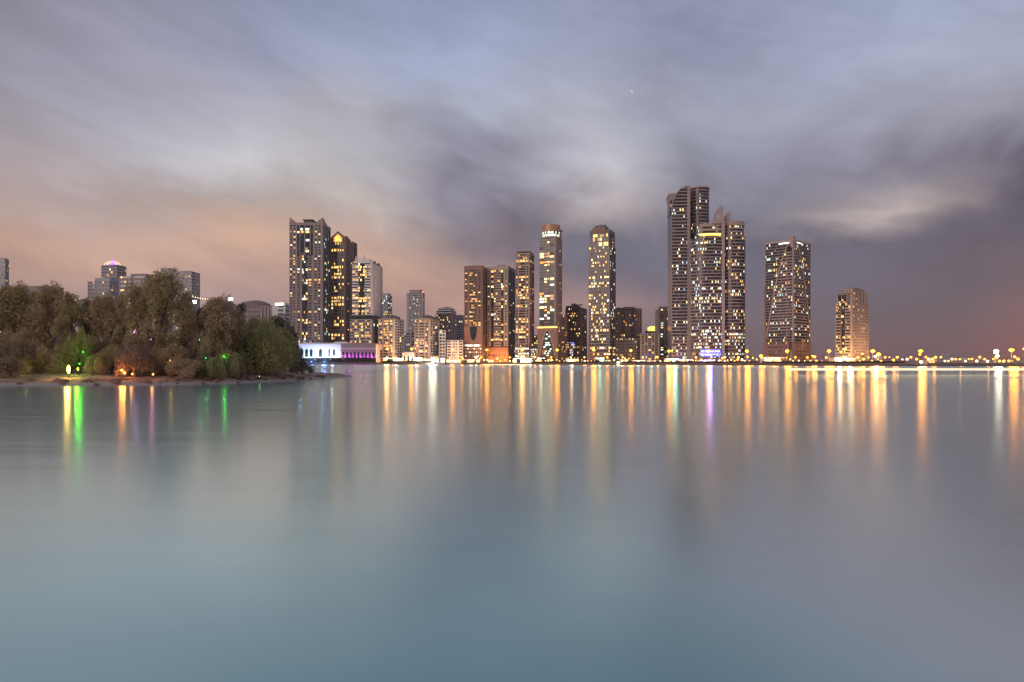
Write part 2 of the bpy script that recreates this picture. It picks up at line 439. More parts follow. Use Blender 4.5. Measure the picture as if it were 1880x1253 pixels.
# ================================================================== tower kit
def solve(B, tpx, u):
    t = (tpx - 940) / F
    return (t * B[1] - B[0]) / (u[0] - t * u[1])
class Tower:
    def __init__(s, name, label, pa, pb, pc, D, yaw, depth=25, z0=1.9, cat='tower', group=None):
        th = R(yaw); B = (X(pb, D), D); u = (-cos(th), sin(th)); v = (sin(th), cos(th))
        la = solve(B, pa, u); lc = depth if pc is None else solve(B, pc, v)
        if not (0 < la < 90 and 0 < lc < 90): print('ODD FOOTPRINT', name, label[:30], la, lc)
        A = (B[0] + u[0] * la, B[1] + u[1] * la); Cc = (B[0] + v[0] * lc, B[1] + v[1] * lc)
        Dd = (A[0] + v[0] * lc, A[1] + v[1] * lc)
        s.A, s.B, s.C, s.Dp, s.D, s.z0, s.la, s.lc = A, B, Cc, Dd, D, z0, la, lc
        s.u, s.v = u, v
        s.poly = [A, B, Cc, Dd]
        s.root = thing(name, label, cat, (B[0], B[1], z0), 0, group)
        s.litmb = MB()
    def z(s, py): return Z(py, s.D)
    def pt(s, a, b):
        """footprint point at fraction a along the front (from A to B) and b along the side"""
        return (s.A[0] + (s.B[0] - s.A[0]) * a + (s.C[0] - s.B[0]) * b, s.A[1] + (s.B[1] - s.A[1]) * a + (s.C[1] - s.B[1]) * b)
    def rect(s, a0, a1, b0, b1): return [s.pt(a0, b0), s.pt(a1, b0), s.pt(a1, b1), s.pt(a0, b1)]
    def body(s, mat, z1, poly=None, z0=None, name='core', top=None):
        mb = MB(); mb.prism(poly or s.poly, s.z0 if z0 is None else z0, z1, top=top); return mb.build(name, mat, s.root)
    def prism(s, name, mat, poly, z0, z1, top=None):
        mb = MB(); mb.prism(poly, z0, z1, top=top); return mb.build(name, mat, s.root)
    def facade(s, path, z0, z1, n, segs, wall, band=.42, depth=.32, lit=.2, pal='mix', rail=None, bal=1.0, lin_=None, cap=True, curt=.10, seed=None):
        L = plen(path); tot = sum(q[1] for q in segs); fh = (z1 - z0) / n
        ex = []; a = 0
        for q in segs:
            k, wd = q[0], q[1] / tot * L; c = q[2] if len(q) > 2 else 1
            if k in 'rg' and c > 1: c = round(c * 1.5)
            if k == 'W':   # punched windows: windows and narrow wall between
                cw = wd / c
                for i in range(c):
                    ex.append(('P', a + i * cw, a + i * cw + cw * .22, 1)); ex.append(('w', a + i * cw + cw * .22, a + i * cw + cw * .78, 1)); ex.append(('P', a + i * cw + cw * .78, a + (i + 1) * cw, 1))
            else: ex.append((k, a, a + wd, c))
            a += wd
        mg = []
        for q in ex:
            if mg and q[0] == 'P' and mg[-1][0] == 'P': mg[-1] = ('P', mg[-1][1], q[2], 1)
            else: mg.append(q)
        bm = MB(); rw = rail or wall
        for k, a, b, c in mg:
            sub = psub(path, a, b)
            if k == 'P':
                pm = MB(); pm.strip(sub, z0, z1, 0, depth + .05); pm.build('pier', wall, s.root)
            elif k == 'w': bm.strip(sub, z0, z0 + band * fh, 0, depth)
            elif k == 'g': bm.strip(sub, z0, z0 + .10 * fh, 0, .12, 2)
            elif k == 'b':
                bm.strip(sub, z0, z0 + .12 * fh, 0, depth + bal, 0)
                bm.strip(sub, z0 + .12 * fh, z0 + (band + .04) * fh, depth + bal - .12, depth + bal, 1)
            elif k == 'r':  # long ribbon windows
                bm.strip(sub, z0, z0 + band * fh, 0, depth)
                for i in range(1, c):
                    t = a + (b - a) * i / c; bm.strip(psub(path, t - .07, t + .07), z0 + band * fh, z0 + fh, 0, .08, 2)
        if bm.v:
            o = bm.build('floor_band', [wall, rw, DARKM], s.root, at=(path[0][0], path[0][1], z0))
            if sum(1 for q in mg if q[0] != 'P') > 1: o['kind'] = 'stuff'
            for i in range(1, n): copy_obj(o, s.root, fh * i)
        if cap:
            cm = MB(); cm.strip(path, z1, z1 + .5, -.3, depth + .12); cm.build('cornice', wall, s.root)
        R2 = random.Random(seed if seed is not None else int(abs(path[0][0] * 7 + z1 * 3)))
        pl = PAL[pal] if isinstance(pal, str) else pal
        for i in range(n):
            ff = R2.choice([.15, .4, .8, 1, 1.6, 2.4]) * lit * .8
            zb = z0 + i * fh
            for k, a, b, c in mg:
                if k == 'P': continue
                cw = (b - a) / c
                for j in range(c):
                    q = R2.random()
                    if q < ff or q > 1 - curt:
                        s0 = a + j * cw + .12 * cw * R2.random(); s1 = a + (j + 1) * cw - (.12 if R2.random() < .7 else .5) * cw * R2.random() - .05 * cw
                        h0 = zb + (band + .03 if k in 'wr' else .16) * fh; h1 = zb + fh * R2.choice([.96, .96, .90, .8])
                        if h1 - h0 < .3: h1 = h0 + .5
                        p = offs(psub(path, s0, s1), .035 if k != 'b' else .05)
                        mi = 6 if q > 1 - curt else R2.choice(pl)
                        for (x0, y0), (x1, y1) in zip(p, p[1:]): s.litmb.quad((x0, y0, h0), (x1, y1, h0), (x1, y1, h1), (x0, y0, h1), mi)
        return fh
    def ring(s, path, z0, z1, t, mat, name='trim', inn=0):
        mb = MB(); mb.strip(path, z0, z1, inn, t); return mb.build(name, mat, s.root)
    def panel(s, P0, P1, poly, o0, o1, mat, name='wall_panel'):
        """outline (s, z) drawn on the face P0-P1, given real thickness from o0 to o1"""
        d = norm2((P1[0] - P0[0], P1[1] - P0[1])); nn = (d[1], -d[0]); mb = MB(); n = len(poly)
        for o_ in (o0, o1):
            for a, z in poly: mb.v.append((P0[0] + d[0] * a + nn[0] * o_, P0[1] + d[1] * a + nn[1] * o_, z))
        mb.f.append(tuple(n + k for k in range(n))); mb.f.append(tuple(reversed(range(n)))); mb.m += [0, 0]
        for k in range(n):
            j = (k + 1) % n; mb.f.append((k, j, n + j, n + k)); mb.m.append(0)
        return mb.build(name, mat, s.root)
    def ribbon(s, P0, P1, line, wd, o0, o1, mat, name='arch_rib'):
        up, dn = [], []
        for k, (a, z) in enumerate(line):
            q = line[max(0, k - 1)]; r = line[min(len(line) - 1, k + 1)]; d = norm2((r[0] - q[0], r[1] - q[1]))
            up.append((a - d[1] * wd / 2, z + d[0] * wd / 2)); dn.append((a + d[1] * wd / 2, z - d[0] * wd / 2))
        d = norm2((P1[0] - P0[0], P1[1] - P0[1])); nn = (d[1], -d[0]); mb = MB()
        for (a, z), (b, y) in zip(up, dn):
            for (aa, zz_), o_ in (((a, z), o0), ((a, z), o1), ((b, y), o1), ((b, y), o0)):
                mb.v.append((P0[0] + d[0] * aa + nn[0] * o_, P0[1] + d[1] * aa + nn[1] * o_, zz_))
        for k in range(len(line) - 1):
            p = 4 * k
            for u_, v_ in ((0, 1), (1, 2), (2, 3), (3, 0)): mb.f.append((p + u_, p + v_, p + 4 + v_, p + 4 + u_)); mb.m.append(0)
        return mb.build(name, mat, s.root)
    def roofbox(s, a0, a1, b0, b1, z0, z1, mat=None, name='roof_plant_room'): return s.prism(name, mat or CONC, s.rect(a0, a1, b0, b1), z0, z1)
    def clutter(s, z, n=6, h=1.8, a0=.1, a1=.9):
        """air-handling units, tanks and masts on the roof"""
        R3 = random.Random(int(s.A[0] * 13)); mb = MB()
        for i in range(n):
            a = R3.uniform(a0, a1); b = R3.uniform(.1, .6); x, y = s.pt(a, b); q = R3.random()
            if q < .6: mb.box(x, y, z, R3.uniform(1.2, 3), R3.uniform(1.2, 2.5), R3.uniform(.6, 1) * h)
            elif q < .85: mb.tube([(x, y, z), (x, y, z + h * .9)], R3.uniform(.7, 1.1), 8)
            else: mb.tube([(x, y, z), (x, y, z + h * 2.4)], .09, 4)
        return mb.build('roof_equipment', STEEL, s.root, kind='stuff')
    def light(s, name, mat, path, z0, z1, o0, o1):
        mb = MB(); mb.strip(path, z0, z1, o0, o1); return mb.build(name, mat, s.root)
    def done(s):
        if s.litmb.v: s.litmb.build('lit_windows', LW + [CURT], s.root, kind='stuff')
def arc(cx_, cy_, rx, ry, a0, a1, n): return [(cx_ + rx * cos(R(a0 + (a1 - a0) * i / n)), cy_ + ry * sin(R(a0 + (a1 - a0) * i / n))) for i in range(n + 1)]
def shift(p, v_, d): return (p[0] + v_[0] * d, p[1] + v_[1] * d)
def inset(T, d):
    a = d / T.la; b = d / T.lc; return T.rect(a, 1 - a, b, 1 - b)

# ------------------------------------------------------------------ 1 the tall pale tower with blue-green glass strips
T = Tower('residential_tower', 'tallest left tower, pinkish walls with small square windows and dark glass strip down its middle', 531.5, 593, 606.5, 720, 0)
zt, zm = T.z(412), T.z(469)
T.body(GLASST, zt)
F1 = [T.A, T.B]; S1 = [T.B, T.C]
T.facade(F1, T.z(625), zm, 32, [('W', 12, 2), ('P', 3), ('w', 5), ('P', 4), ('g', 10.5, 2), ('P', 1.5), ('w', 6), ('P', 4), ('W', 14, 2), ('P', 3.5)], PINK, lit=.28, pal='mix', cap=False, band=.48)
T.facade(F1, zm, T.z(414), 11, [('W', 12, 2), ('P', 1.5), ('g', 4), ('P', 1.5), ('g', 7), ('P', 1.8), ('g', 8), ('P', 1.5), ('g', 4), ('P', 2.5), ('W', 12, 2), ('P', 3)], PINK, lit=.4, pal='mix', band=.48)
T.facade(F1, T.z0, T.z(625), 8, [('W', 12, 4), ('P', 3), ('g', 25, 5), ('P', 3), ('W', 12, 4)], PINK, lit=.3, band=.4)
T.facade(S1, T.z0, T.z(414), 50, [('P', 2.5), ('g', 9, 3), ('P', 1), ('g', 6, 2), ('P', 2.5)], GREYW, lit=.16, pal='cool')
T.ring([T.A, T.B, T.C], T.z(414), T.z(409), .5, PINK, 'parapet', -.4)
L_ = T.la
for a0, a1, a2 in ((0, .2, 0), (1, .80, 1)):      # raised swept corners
    pts = [(L_ * a0, T.z(410)), (L_ * a1, T.z(410)), (L_ * (a1 * .72 + a0 * .28), T.z(405.5)), (L_ * (a1 * .28 + a0 * .72), T.z(402)), (L_ * a0, T.z(399.5))]
    T.panel(T.A, T.B, pts, .1, -1.2, PINK, 'corner_crest')
T.panel(T.B, T.C, [(0, T.z(410)), (T.lc, T.z(410)), (T.lc, T.z(409)), (T.lc * .9, T.z(410)), (T.lc * .6, T.z(409)), (0, T.z(400))], .1, -1.2, PINK, 'corner_crest')
T.roofbox(.38, .62, .2, .6, zt, T.z(403), GREYW); T.roofbox(.35, .66, .15, .65, T.z(403), T.z(401.5), DARKM, 'roof_canopy'); T.clutter(zt, 7)
T.done()

# ------------------------------------------------------------------ 2 gabled dark tower with lit orange gable
T = Tower('residential_tower', 'dark brown tower with pointed gable glowing orange at its top', 606.5, 634, 655, 735, 9)
ze = T.z(438)
T.body(GLASS, ze)
F1 = [T.A, T.B]; S1 = [T.B, T.C]; L_ = T.la
T.facade(F1, T.z(625), ze, 30, [('P', 2), ('w', 3), ('P', 1.6), ('r', 12, 4), ('P', 1.6), ('w', 3), ('P', 2.5)], BROWN, lit=.42, pal='warm', band=.22, cap=False)
T.facade(F1, T.z0, T.z(625), 7, [('P', 2), ('w', 3), ('P', 1.6), ('r', 12, 4), ('P', 1.6), ('w', 3), ('P', 2.5)], BROWN, lit=.4, pal='warm', band=.3, cap=False)
T.facade(S1, T.z0, ze, 40, [('P', 3), ('w', 3, 2), ('P', 4), ('w', 2), ('P', 3), ('b', 5, 2), ('P', 1)], BROWN, lit=.07, pal='warm', band=.45, cap=False)
g = [(0, ze), (L_, ze), (L_, T.z(436)), (L_ * .52, T.z(424.6)), (0, T.z(437))]
T.panel(T.A, T.B, g, -.6, .35, BROWN, 'gable')
lg = [(L_ * .25, T.z(444)), (L_ * .78, T.z(444)), (L_ * .78, T.z(436.5)), (L_ * .52, T.z(429)), (L_ * .25, T.z(436.5))]
T.panel(T.A, T.B, lg, .3, .5, emit('gable_light_orange', (1, .36, .05), 1.4, vary=.4), 'gable_window')
for k in range(3): T.panel(T.A, T.B, [(L_ * .33, T.z(442 - k * 3)), (L_ * (.70 - k * .05), T.z(442 - k * 3)), (L_ * (.70 - k * .05), T.z(440.6 - k * 3)), (L_ * (.35 + k * .03), T.z(440.6 - k * 3))], .55, .75, LEDY, 'gable_light')
T.ribbon(T.A, T.B, [(L_ * .2, T.z(445)), (L_ * .2, T.z(436.5)), (L_ * .52, T.z(427)), (L_ * .83, T.z(436.5)), (L_ * .83, T.z(445))], .9, .3, .9, BEIGE, 'gable_frame')
sl = T.lc
T.panel(T.B, T.C, [(0, ze - 1), (sl, ze - 8), (sl, T.z(452)), (sl * .55, T.z(443)), (sl * .1, T.z(434.5)), (0, T.z(435))], -.6, .45, BROWN, 'side_gable')
T.ribbon(T.B, T.C, [(0, T.z(434.5)), (sl * .12, T.z(434)), (sl * .55, T.z(442.5)), (sl, T.z(451.5))], .7, -.8, .9, BEIGE, 'verge')
T.done()

# ------------------------------------------------------------------ 3 white balcony tower with a dark recessed belt
T = Tower('residential_tower', 'white tower with stacked balconies, roof spikes and darker belt above a wider base', 643, 682, 703, 690, 6)
lo = T.z(588); up = T.z(579)
T.body(GLASS, lo)
F1 = [T.A, T.B]; S1 = [T.B, T.C]
T.facade(F1, T.z(632), lo, 8, [('b', 12, 3), ('P', .6), ('b', 14, 4), ('P', .6), ('b', 10, 3), ('P', 1)], WHITE, lit=.3, pal='warm', band=.5, rail=PINK)
T.facade(F1, T.z0, T.z(632), 5, [('P', 2), ('r', 12, 3), ('P', 1), ('r', 14, 4), ('P', 1), ('r', 10, 3), ('P', 2)], PINK, lit=.3, pal='warm', band=.4)
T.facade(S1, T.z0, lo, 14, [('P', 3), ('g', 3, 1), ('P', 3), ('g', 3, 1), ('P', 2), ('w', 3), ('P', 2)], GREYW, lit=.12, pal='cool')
T.prism('belt', GLASST, inset(T, .9), lo, up)
up_poly = T.rect(.07, .98, .05, .95)
T.prism('belt_slab', GREYW, T.rect(-.02, 1.02, -.02, 1.0), up - .5, up + .3)
T.body(GLASS, T.z(483), up_poly, up, 'upper_core')
P1, P2 = [up_poly[0], up_poly[1]], [up_poly[1], up_poly[2]]
T.facade(P1, up, T.z(483), 20, [('b', 9, 2), ('P', .5), ('g', 10, 3), ('P', .5), ('b', 8, 3), ('P', 2)], WHITE, lit=.40, pal='warm', band=.46, rail=WHITE)
T.facade(P2, up, T.z(483), 20, [('P', 4), ('g', .9), ('P', 4), ('g', .9), ('P', 3), ('g', .9), ('P', 2.5), ('b', 3, 1)], WHITE, lit=.05, pal='cool', band=.46)
# stepped parapet and finials
T.prism('parapet_tier', WHITE, T.rect(.12, .9, .05, .5), T.z(483), T.z(479))
T.prism('parapet_tier', WHITE, T.rect(.3, .85, .08, .45), T.z(479), T.z(475.5))
for a in (.24, .62, 1.0):
    x, y = T.pt(a - .03, .1); z = T.z(483 if a == 1.0 else 479 if a < .3 else 475.5)
    mb = MB(); mb.prism([(x - 1, y - 1), (x + 1, y - 1), (x + 1, y + 1), (x - 1, y + 1)], z, z + 6.0, top=[(x - .1, y - .1), (x + .1, y - .1), (x + .1, y + .1), (x - .1, y + .1)]); mb.ball((x, y, z + 1.2), 1.3, 8, 4); mb.build('finial', WHITE, T.root)
for k in range(7):
    x, y = T.pt(.98, .1 + k * .12); mb = MB(); mb.box(x, y, T.z(483), 1.2, 1.2, 1.6 + (k % 3)); mb.build('roof_vent', STEEL, T.root)
T.clutter(T.z(483), 10, 2.6); T.done()

# ------------------------------------------------------------------ palace lit white and purple in front of them
PAL_D = 662
T = Tower('palace', 'low white palace flooded with blue-white light behind the hedge', 548, 637, None, PAL_D, 0, 22, cat='building')
T.body(WHITE, T.z(631)); L_ = T.la
for i in range(10):
    if i in (3, 5, 8): continue
    a = .04 + i * .096
    s0, s1 = (a) * L_, (a + (.062 if i < 5 else .045)) * L_
    mid = (s0 + s1) / 2; pts = [(s0, 7.5), (s1, 7.5), (s1, 13.5), (mid, 15.5), (s0, 13.5)]
    o = T.panel(T.A, T.B, pts, .02, .12, GLASST if i in (0, 1, 2, 4, 7) else GLASSB, 'window')
    T.panel(T.A, T.B, [(s0 - .5, 2), (s0 - .1, 2), (s0 - .1, 14), (s0 - .5, 14)], .0, .5, WHITE, 'pilaster')
for i in range(24): T.panel(T.A, T.B, [(L_ * (i + .2) / 24, T.z(631)), (L_ * (i + .8) / 24, T.z(631)), (L_ * (i + .8) / 24, T.z(629.5)), (L_ * (i + .2) / 24, T.z(629.5))], -.5, 0, WHITE, 'merlon')
T.ring([T.A, T.B], T.z(633), T.z(632), .8, WHITE, 'cornice'); T.roofbox(.72, .98, .2, .9, T.z(631), T.z(627.5), WHITE, 'roof_room')
T.roofbox(0.08, .12, .1, .3, T.z(631), T.z(625), WHITE, 'turret'); T.roofbox(0.2, .24, .1, .3, T.z(631), T.z(626), WHITE, 'turret')
for k in range(5):
    l = bpy.data.lights.new('floodlight', 'POINT'); l.energy = 5200; l.color = ((.30, .55, 1), (.5, .7, 1), (.75, .85, 1), (.85, .9, 1), (1, .93, .85))[k]; l.shadow_soft_size = .5
    lo_ = bpy.data.objects.new('floodlight', l); C.objects.link(lo_); lo_.parent = T.root
    x, y = T.pt(.06 + k * .22, 0); lo_.location = (x - T.B[0], y - 4 - T.B[1], 6.0)
T.done(); PALW = T
T = Tower('palace', 'grey hall with row of arched niches lit magenta, right of the white palace', 626, 690, None, PAL_D - 4, 0, 22, cat='building')
T.body(PINK, T.z(631.5)); L_ = T.la
MAGL = emit('niche_light_magenta', (.95, .12, .85), .9, vary=.5)
for i in range(9):
    c0 = L_ * (.07 + i * .108); hw = L_ * .027
    T.panel(T.A, T.B, [(c0 - hw, 6.5)] + [(c0 + hw, 6.5), (c0 + hw, 11.0)] + [(c0 + hw * cos(R(a)), 11.0 + hw * 1.6 * sin(R(a))) for a in (30, 60, 90, 120, 150)] + [(c0 - hw, 11.0)], .02, .10, GLASS, 'niche')
    T.ribbon(T.A, T.B, [(c0 - hw * 1.5, 5), (c0 - hw * 1.5, 11.4)] + [(c0 + hw * 1.5 * cos(R(a)), 11.4 + hw * 2.2 * sin(R(a))) for a in (150, 120, 90, 60, 30)] + [(c0 + hw * 1.5, 11.4), (c0 + hw * 1.5, 5)], .35, .0, .45, PINK, 'niche_arch')
T.ring([T.A, T.B], T.z(632.5), T.z(631), .7, PINK, 'cornice'); T.ring([T.A, T.B], T.z(641), T.z(640), .9, WHITE, 'string_course')
for k in range(6):
    l = bpy.data.lights.new('floodlight', 'POINT'); l.energy = 1000; l.color = (.85, .12, 1); l.shadow_soft_size = .3
    lo_ = bpy.data.objects.new('floodlight', l); C.objects.link(lo_); lo_.parent = T.root
    x, y = T.pt(.10 + k * .16, 0); lo_.location = (x - T.B[0], y - 2.4 - T.B[1], 5.5)
T.done()

# ------------------------------------------------------------------ 4 slim hazy tower behind
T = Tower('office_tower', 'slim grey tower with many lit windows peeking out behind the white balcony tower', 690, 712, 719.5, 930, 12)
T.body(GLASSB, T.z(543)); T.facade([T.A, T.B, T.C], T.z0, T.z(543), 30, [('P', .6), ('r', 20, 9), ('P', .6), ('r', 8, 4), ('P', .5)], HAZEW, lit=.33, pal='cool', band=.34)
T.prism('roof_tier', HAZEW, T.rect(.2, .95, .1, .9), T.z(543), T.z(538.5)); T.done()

# ------------------------------------------------------------------ 5 / 7 paired mid-rise slabs in warm light
def midrise(lbl, pa, pb, pc, D, top, yaw=15, grp='twin mid-rise blocks'):
    T = Tower('apartment_block', lbl, pa, pb, pc, D, yaw, cat='building', group=grp)
    zt = T.z(top)
    T.body(GLASS, zt)
    T.facade([T.A, T.B], T.z0 + 4, zt, 14, [('P', .8), ('b', 5, 2), ('P', 2.2), ('b', 7, 3), ('P', 2.2), ('b', 4, 2), ('P', 1.2)], BEIGE, lit=.35, pal='warm', band=.42, bal=.7)
    T.facade([T.B, T.C], T.z0 + 4, zt, 14, [('P', 3), ('b', 3, 1), ('P', .8), ('w', 3, 1), ('P', .8), ('b', 3, 1), ('P', .8), ('w', 2), ('P', 1)], WHITE, lit=.15, pal='warm', band=.35, bal=.7)
    T.facade([T.A, T.B, T.C], T.z0, T.z0 + 4, 1, [('P', .5), ('g', 10, 6), ('P', .5), ('g', 7, 4)], BEIGE, lit=.8, pal='warm')
    T.ring([T.A, T.B, T.C], zt + .5, zt + 1.6, 1.1, BEIGE, 'parapet', -.4)
    T.roofbox(.40, .75, .2, .7, zt, zt + 5.5, GREYW, 'stair_tower'); T.roofbox(.78, .98, .25, .7, zt, zt + 4.2, GREYW, 'stair_tower'); T.clutter(zt, 9, 2.2); T.done()
midrise('warm-lit beige apartment block beside the white tower, left one of the twin mid-rise blocks', 694.5, 722, 741, 690, 588)
midrise('warm-lit beige apartment block left of grey stepped tower, right one of twin mid-rise blocks', 761, 787, 806, 690, 588)

# ------------------------------------------------------------------ 6 hazy blue tower
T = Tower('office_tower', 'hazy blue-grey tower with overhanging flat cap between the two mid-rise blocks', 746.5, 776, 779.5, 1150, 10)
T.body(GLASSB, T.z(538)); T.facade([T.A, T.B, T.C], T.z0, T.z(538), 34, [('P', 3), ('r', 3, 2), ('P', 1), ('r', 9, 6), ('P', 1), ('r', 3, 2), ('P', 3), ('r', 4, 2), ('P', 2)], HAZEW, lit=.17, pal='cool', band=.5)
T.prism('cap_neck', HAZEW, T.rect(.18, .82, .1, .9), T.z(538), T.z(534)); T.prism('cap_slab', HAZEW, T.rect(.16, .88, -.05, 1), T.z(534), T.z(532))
mb = MB(); x, y = T.pt(1, .2); mb.tube([(x, y, T.z(540)), (x, y, T.z(536.5))], .25, 5); mb.build('mast', STEEL, T.root)
mb = MB(); mb.ball((x, y, T.z(536.5)), .9, 8, 6); mb.build('beacon', emit('beacon_red', (1, .12, .05), 5), T.root); T.done()
T = Tower('apartment_block', 'small pale block far behind between the twin mid-rise blocks', 741, 762, None, 900, 0, 20, cat='building')
T.body(GLASS, T.z(612)); T.facade([T.A, T.B], T.z0, T.z(612), 11, [('P', 1), ('W', 8, 3), ('P', 2), ('r', 4, 2), ('P', 1)], HAZEW, lit=.15, pal='cool'); T.clutter(T.z(612), 4); T.done()
T = Tower('villa', 'small white colonnaded villa at street level between the twin mid-rise blocks', 740, 760, None, 680, 0, 12, cat='building')
T.body(BEIGE, T.z(647)); 
for i in range(5): T.panel(T.A, T.B, [(T.la * (.08 + .18 * i), 3), (T.la * (.18 + .18 * i), 3), (T.la * (.18 + .18 * i), 8), (T.la * (.13 + .18 * i), 9), (T.la * (.08 + .18 * i), 8)], .02, .1, LW[5] if i % 2 else GLASS, 'window')
T.ring([T.A, T.B], T.z(648), T.z(647), .6, BEIGE, 'cornice'); T.done()

# ------------------------------------------------------------------ 8 grey stepped tower and its neighbour
T = Tower('office_tower', 'grey tower with chamfered top and white striped upper storeys behind the mid-rise block', 800, 829, 839, 860, 12)
T.body(GLASS, T.z(578))
T.facade([T.A, T.B], T.z0, T.z(578), 22, [('P', 1.5), ('r', 8, 4), ('P', 1), ('g', 2), ('P', 1), ('W', 8, 3), ('P', 2)], BROWN, lit=.2, pal='cool', band=.4)
T.facade([T.B, T.C], T.z0, T.z(578), 22, [('P', 3), ('w', 2), ('P', 3), ('w', 2), ('P', 2)], PINK, lit=.12, pal='cool', band=.4)
for k, (py, dd) in enumerate(((573.5, 0), (569, .4), (565, 2.2))):
    pol = inset(T, .6 + dd); T.prism('upper_storey', GLASS, pol, T.z(578 - k * 4.4) - .5, T.z(py)); T.ring(pol[:3], T.z(py) - 1.4, T.z(py), .5, WHITE, 'white_fascia', -.3)
T.roofbox(.35, .7, .3, .7, T.z(565), T.z(563), GREYW); T.done()
T = Tower('apartment_block', 'plain grey block far behind, squeezed left of the brown sign tower', 838, 856, None, 900, 0, 20, cat='building')
T.body(GLASS, T.z(580)); T.facade([T.A, T.B], T.z0, T.z(580), 18, [('W', 10, 4), ('P', 1)], HAZEW, lit=.10, pal='cool'); T.clutter(T.z(580), 3); T.done()
T = Tower('apartment_block', 'narrow white eight-storey block beside the warm mid-rise block', 806, 818, 826, 700, 14, cat='building')
T.body(GLASS, T.z(608)); T.facade([T.A, T.B], T.z0, T.z(608), 10, [('P', 1), ('w', 3), ('P', 1), ('w', 3), ('P', 1)], WHITE, lit=.2, pal='warm'); T.facade([T.B, T.C], T.z0, T.z(608), 10, [('P', 1), ('g', 2), ('P', 2)], GREYW, lit=.1); T.done()
T = Tower('apartment_block', 'low white seven-storey block with balconies at foot of the brown tower', 820.5, 850, None, 690, 0, 16, cat='building')
T.body(GLASS, T.z(626)); T.facade([T.A, T.B], T.z0, T.z(626), 8, [('P', .5), ('b', 4, 2), ('P', 1.6), ('W', 6, 3), ('P', 1.6), ('b', 4, 2), ('P', .5)], WHITE, lit=.22, pal='warm', bal=.6); T.clutter(T.z(626), 5); T.done()

# ------------------------------------------------------------------ 12 brown tower with lit sign
T = Tower('hotel_tower', 'reddish brown tower with narrow dark glass centre and white lit sign near its foot', 852.5, 886, 894.5, 705, 10)
zt = T.z(489)
T.body(GLASST, zt)
T.facade([T.A, T.B], T.z(600), zt - 4, 26, [('P', 1.2), ('w', 4, 1), ('P', 3.4), ('r', 12, 3), ('P', 2.2), ('w', 4, 1), ('P', 3)], BROWN, lit=.34, pal='warm', band=.5, cap=False)
T.ring([T.A, T.B, T.C], zt - 4, zt + .5, .5, BROWN, 'parapet', -.3)
T.roofbox(.15, .85, .1, .8, zt, T.z(487), DARKM)
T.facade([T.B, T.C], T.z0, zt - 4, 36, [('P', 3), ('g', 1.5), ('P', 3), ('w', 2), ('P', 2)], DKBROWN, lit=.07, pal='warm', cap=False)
L_ = T.la; c0 = L_ * .5; zb = T.z(626)
# wall below with downward-tapering glass tongue
def tongue(t): return L_ * .20 * sqrt(max(0, 1 - t * t))
zs = [T.z(600) + (zb - T.z(600)) * k / 8 for k in range(9)]
for sg in (-1, 1):
    edge = 0 if sg < 0 else L_
    pts = [(edge, T.z0), (c0, T.z0), (c0, zb)] + [(c0 + sg * tongue(k / 8), zs[k]) for k in range(7, -1, -1)] + [(edge, zs[0])]
    T.panel(T.A, T.B, pts, .0, .4, REDR, 'lower_wall')
T.panel(T.A, T.B, [(L_ * .14, T.z(636)), (L_ * .46, T.z(636)), (L_ * .46, T.z(633.5)), (L_ * .14, T.z(633.5))], .45, .8, LEDW, 'lit_sign')
T.panel(T.A, T.B, [(L_ * .52, T.z(636)), (L_ * .84, T.z(636)), (L_ * .84, T.z(633.5)), (L_ * .52, T.z(633.5))], .45, .8, LEDW, 'lit_sign')
for i in range(8):
    for j in range(4):
        s0 = L_ * (.06 + i * .115); z_ = T.z(655 - j * 6.5)
        if j == 3 and .2 < s0 / L_ < .8: continue
        T.panel(T.A, T.B, [(s0, z_), (s0 + 1.1, z_), (s0 + 1.1, z_ + 1.5), (s0, z_ + 1.5)], .42, .5, LW[5] if (i + j) % 3 else LW[2], 'window')
T.done()
# ------------------------------------------------------------------ 13 beige tower
T = Tower('residential_tower', 'beige tower with square windows at both edges and two dark glass strips', 894.8, 933, 947, 715, 14)
zt = T.z(490)
T.body(GLASS, zt)
T.facade([T.A, T.B], T.z(636), T.z(496), 30, [('P', .8), ('w', 2.4), ('P', 2.2), ('g', 4, 1), ('P', .4), ('b', 10, 4), ('P', .4), ('g', 3.5, 1), ('P', 2.2), ('w', 2.4), ('P', 2)], BEIGE, lit=.30, pal='mix', band=.5, bal=.5, cap=False)
T.ring([T.A, T.B, T.C], T.z(496), zt + .6, .6, BEIGE, 'parapet', -.3)
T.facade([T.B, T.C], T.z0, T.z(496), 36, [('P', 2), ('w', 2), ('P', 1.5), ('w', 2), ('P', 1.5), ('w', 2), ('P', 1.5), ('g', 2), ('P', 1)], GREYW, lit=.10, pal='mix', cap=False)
T.prism('podium', REDR, [shift(T.pt(-.02, 0), T.v, -1.5), shift(T.pt(1.02, 0), T.v, -1.5), T.pt(1.02, .5), T.pt(-.02, .5)], T.z0, T.z(638))
for i in range(7): T.panel(shift(T.A, T.v, -1.5), shift(T.B, T.v, -1.5), [(2 + i * 2.8, 9), (3.2 + i * 2.8, 9), (3.2 + i * 2.8, 10.4), (2 + i * 2.8, 10.4)], .02, .15, GLASS, 'podium_window')
for q in (.25, .75):
    l = bpy.data.lights.new('floodlight', 'POINT'); l.energy = 9000; l.color = (1, .40, .08); l.shadow_soft_size = .5
    lo_ = bpy.data.objects.new('floodlight', l); C.objects.link(lo_); lo_.parent = T.root; x, y = T.pt(q, 0); lo_.location = (x - T.B[0], y - 10 - T.B[1], 5)
T.roofbox(.4, .7, .2, .6, zt, zt + 3, BEIGE); T.clutter(zt, 5); T.done()
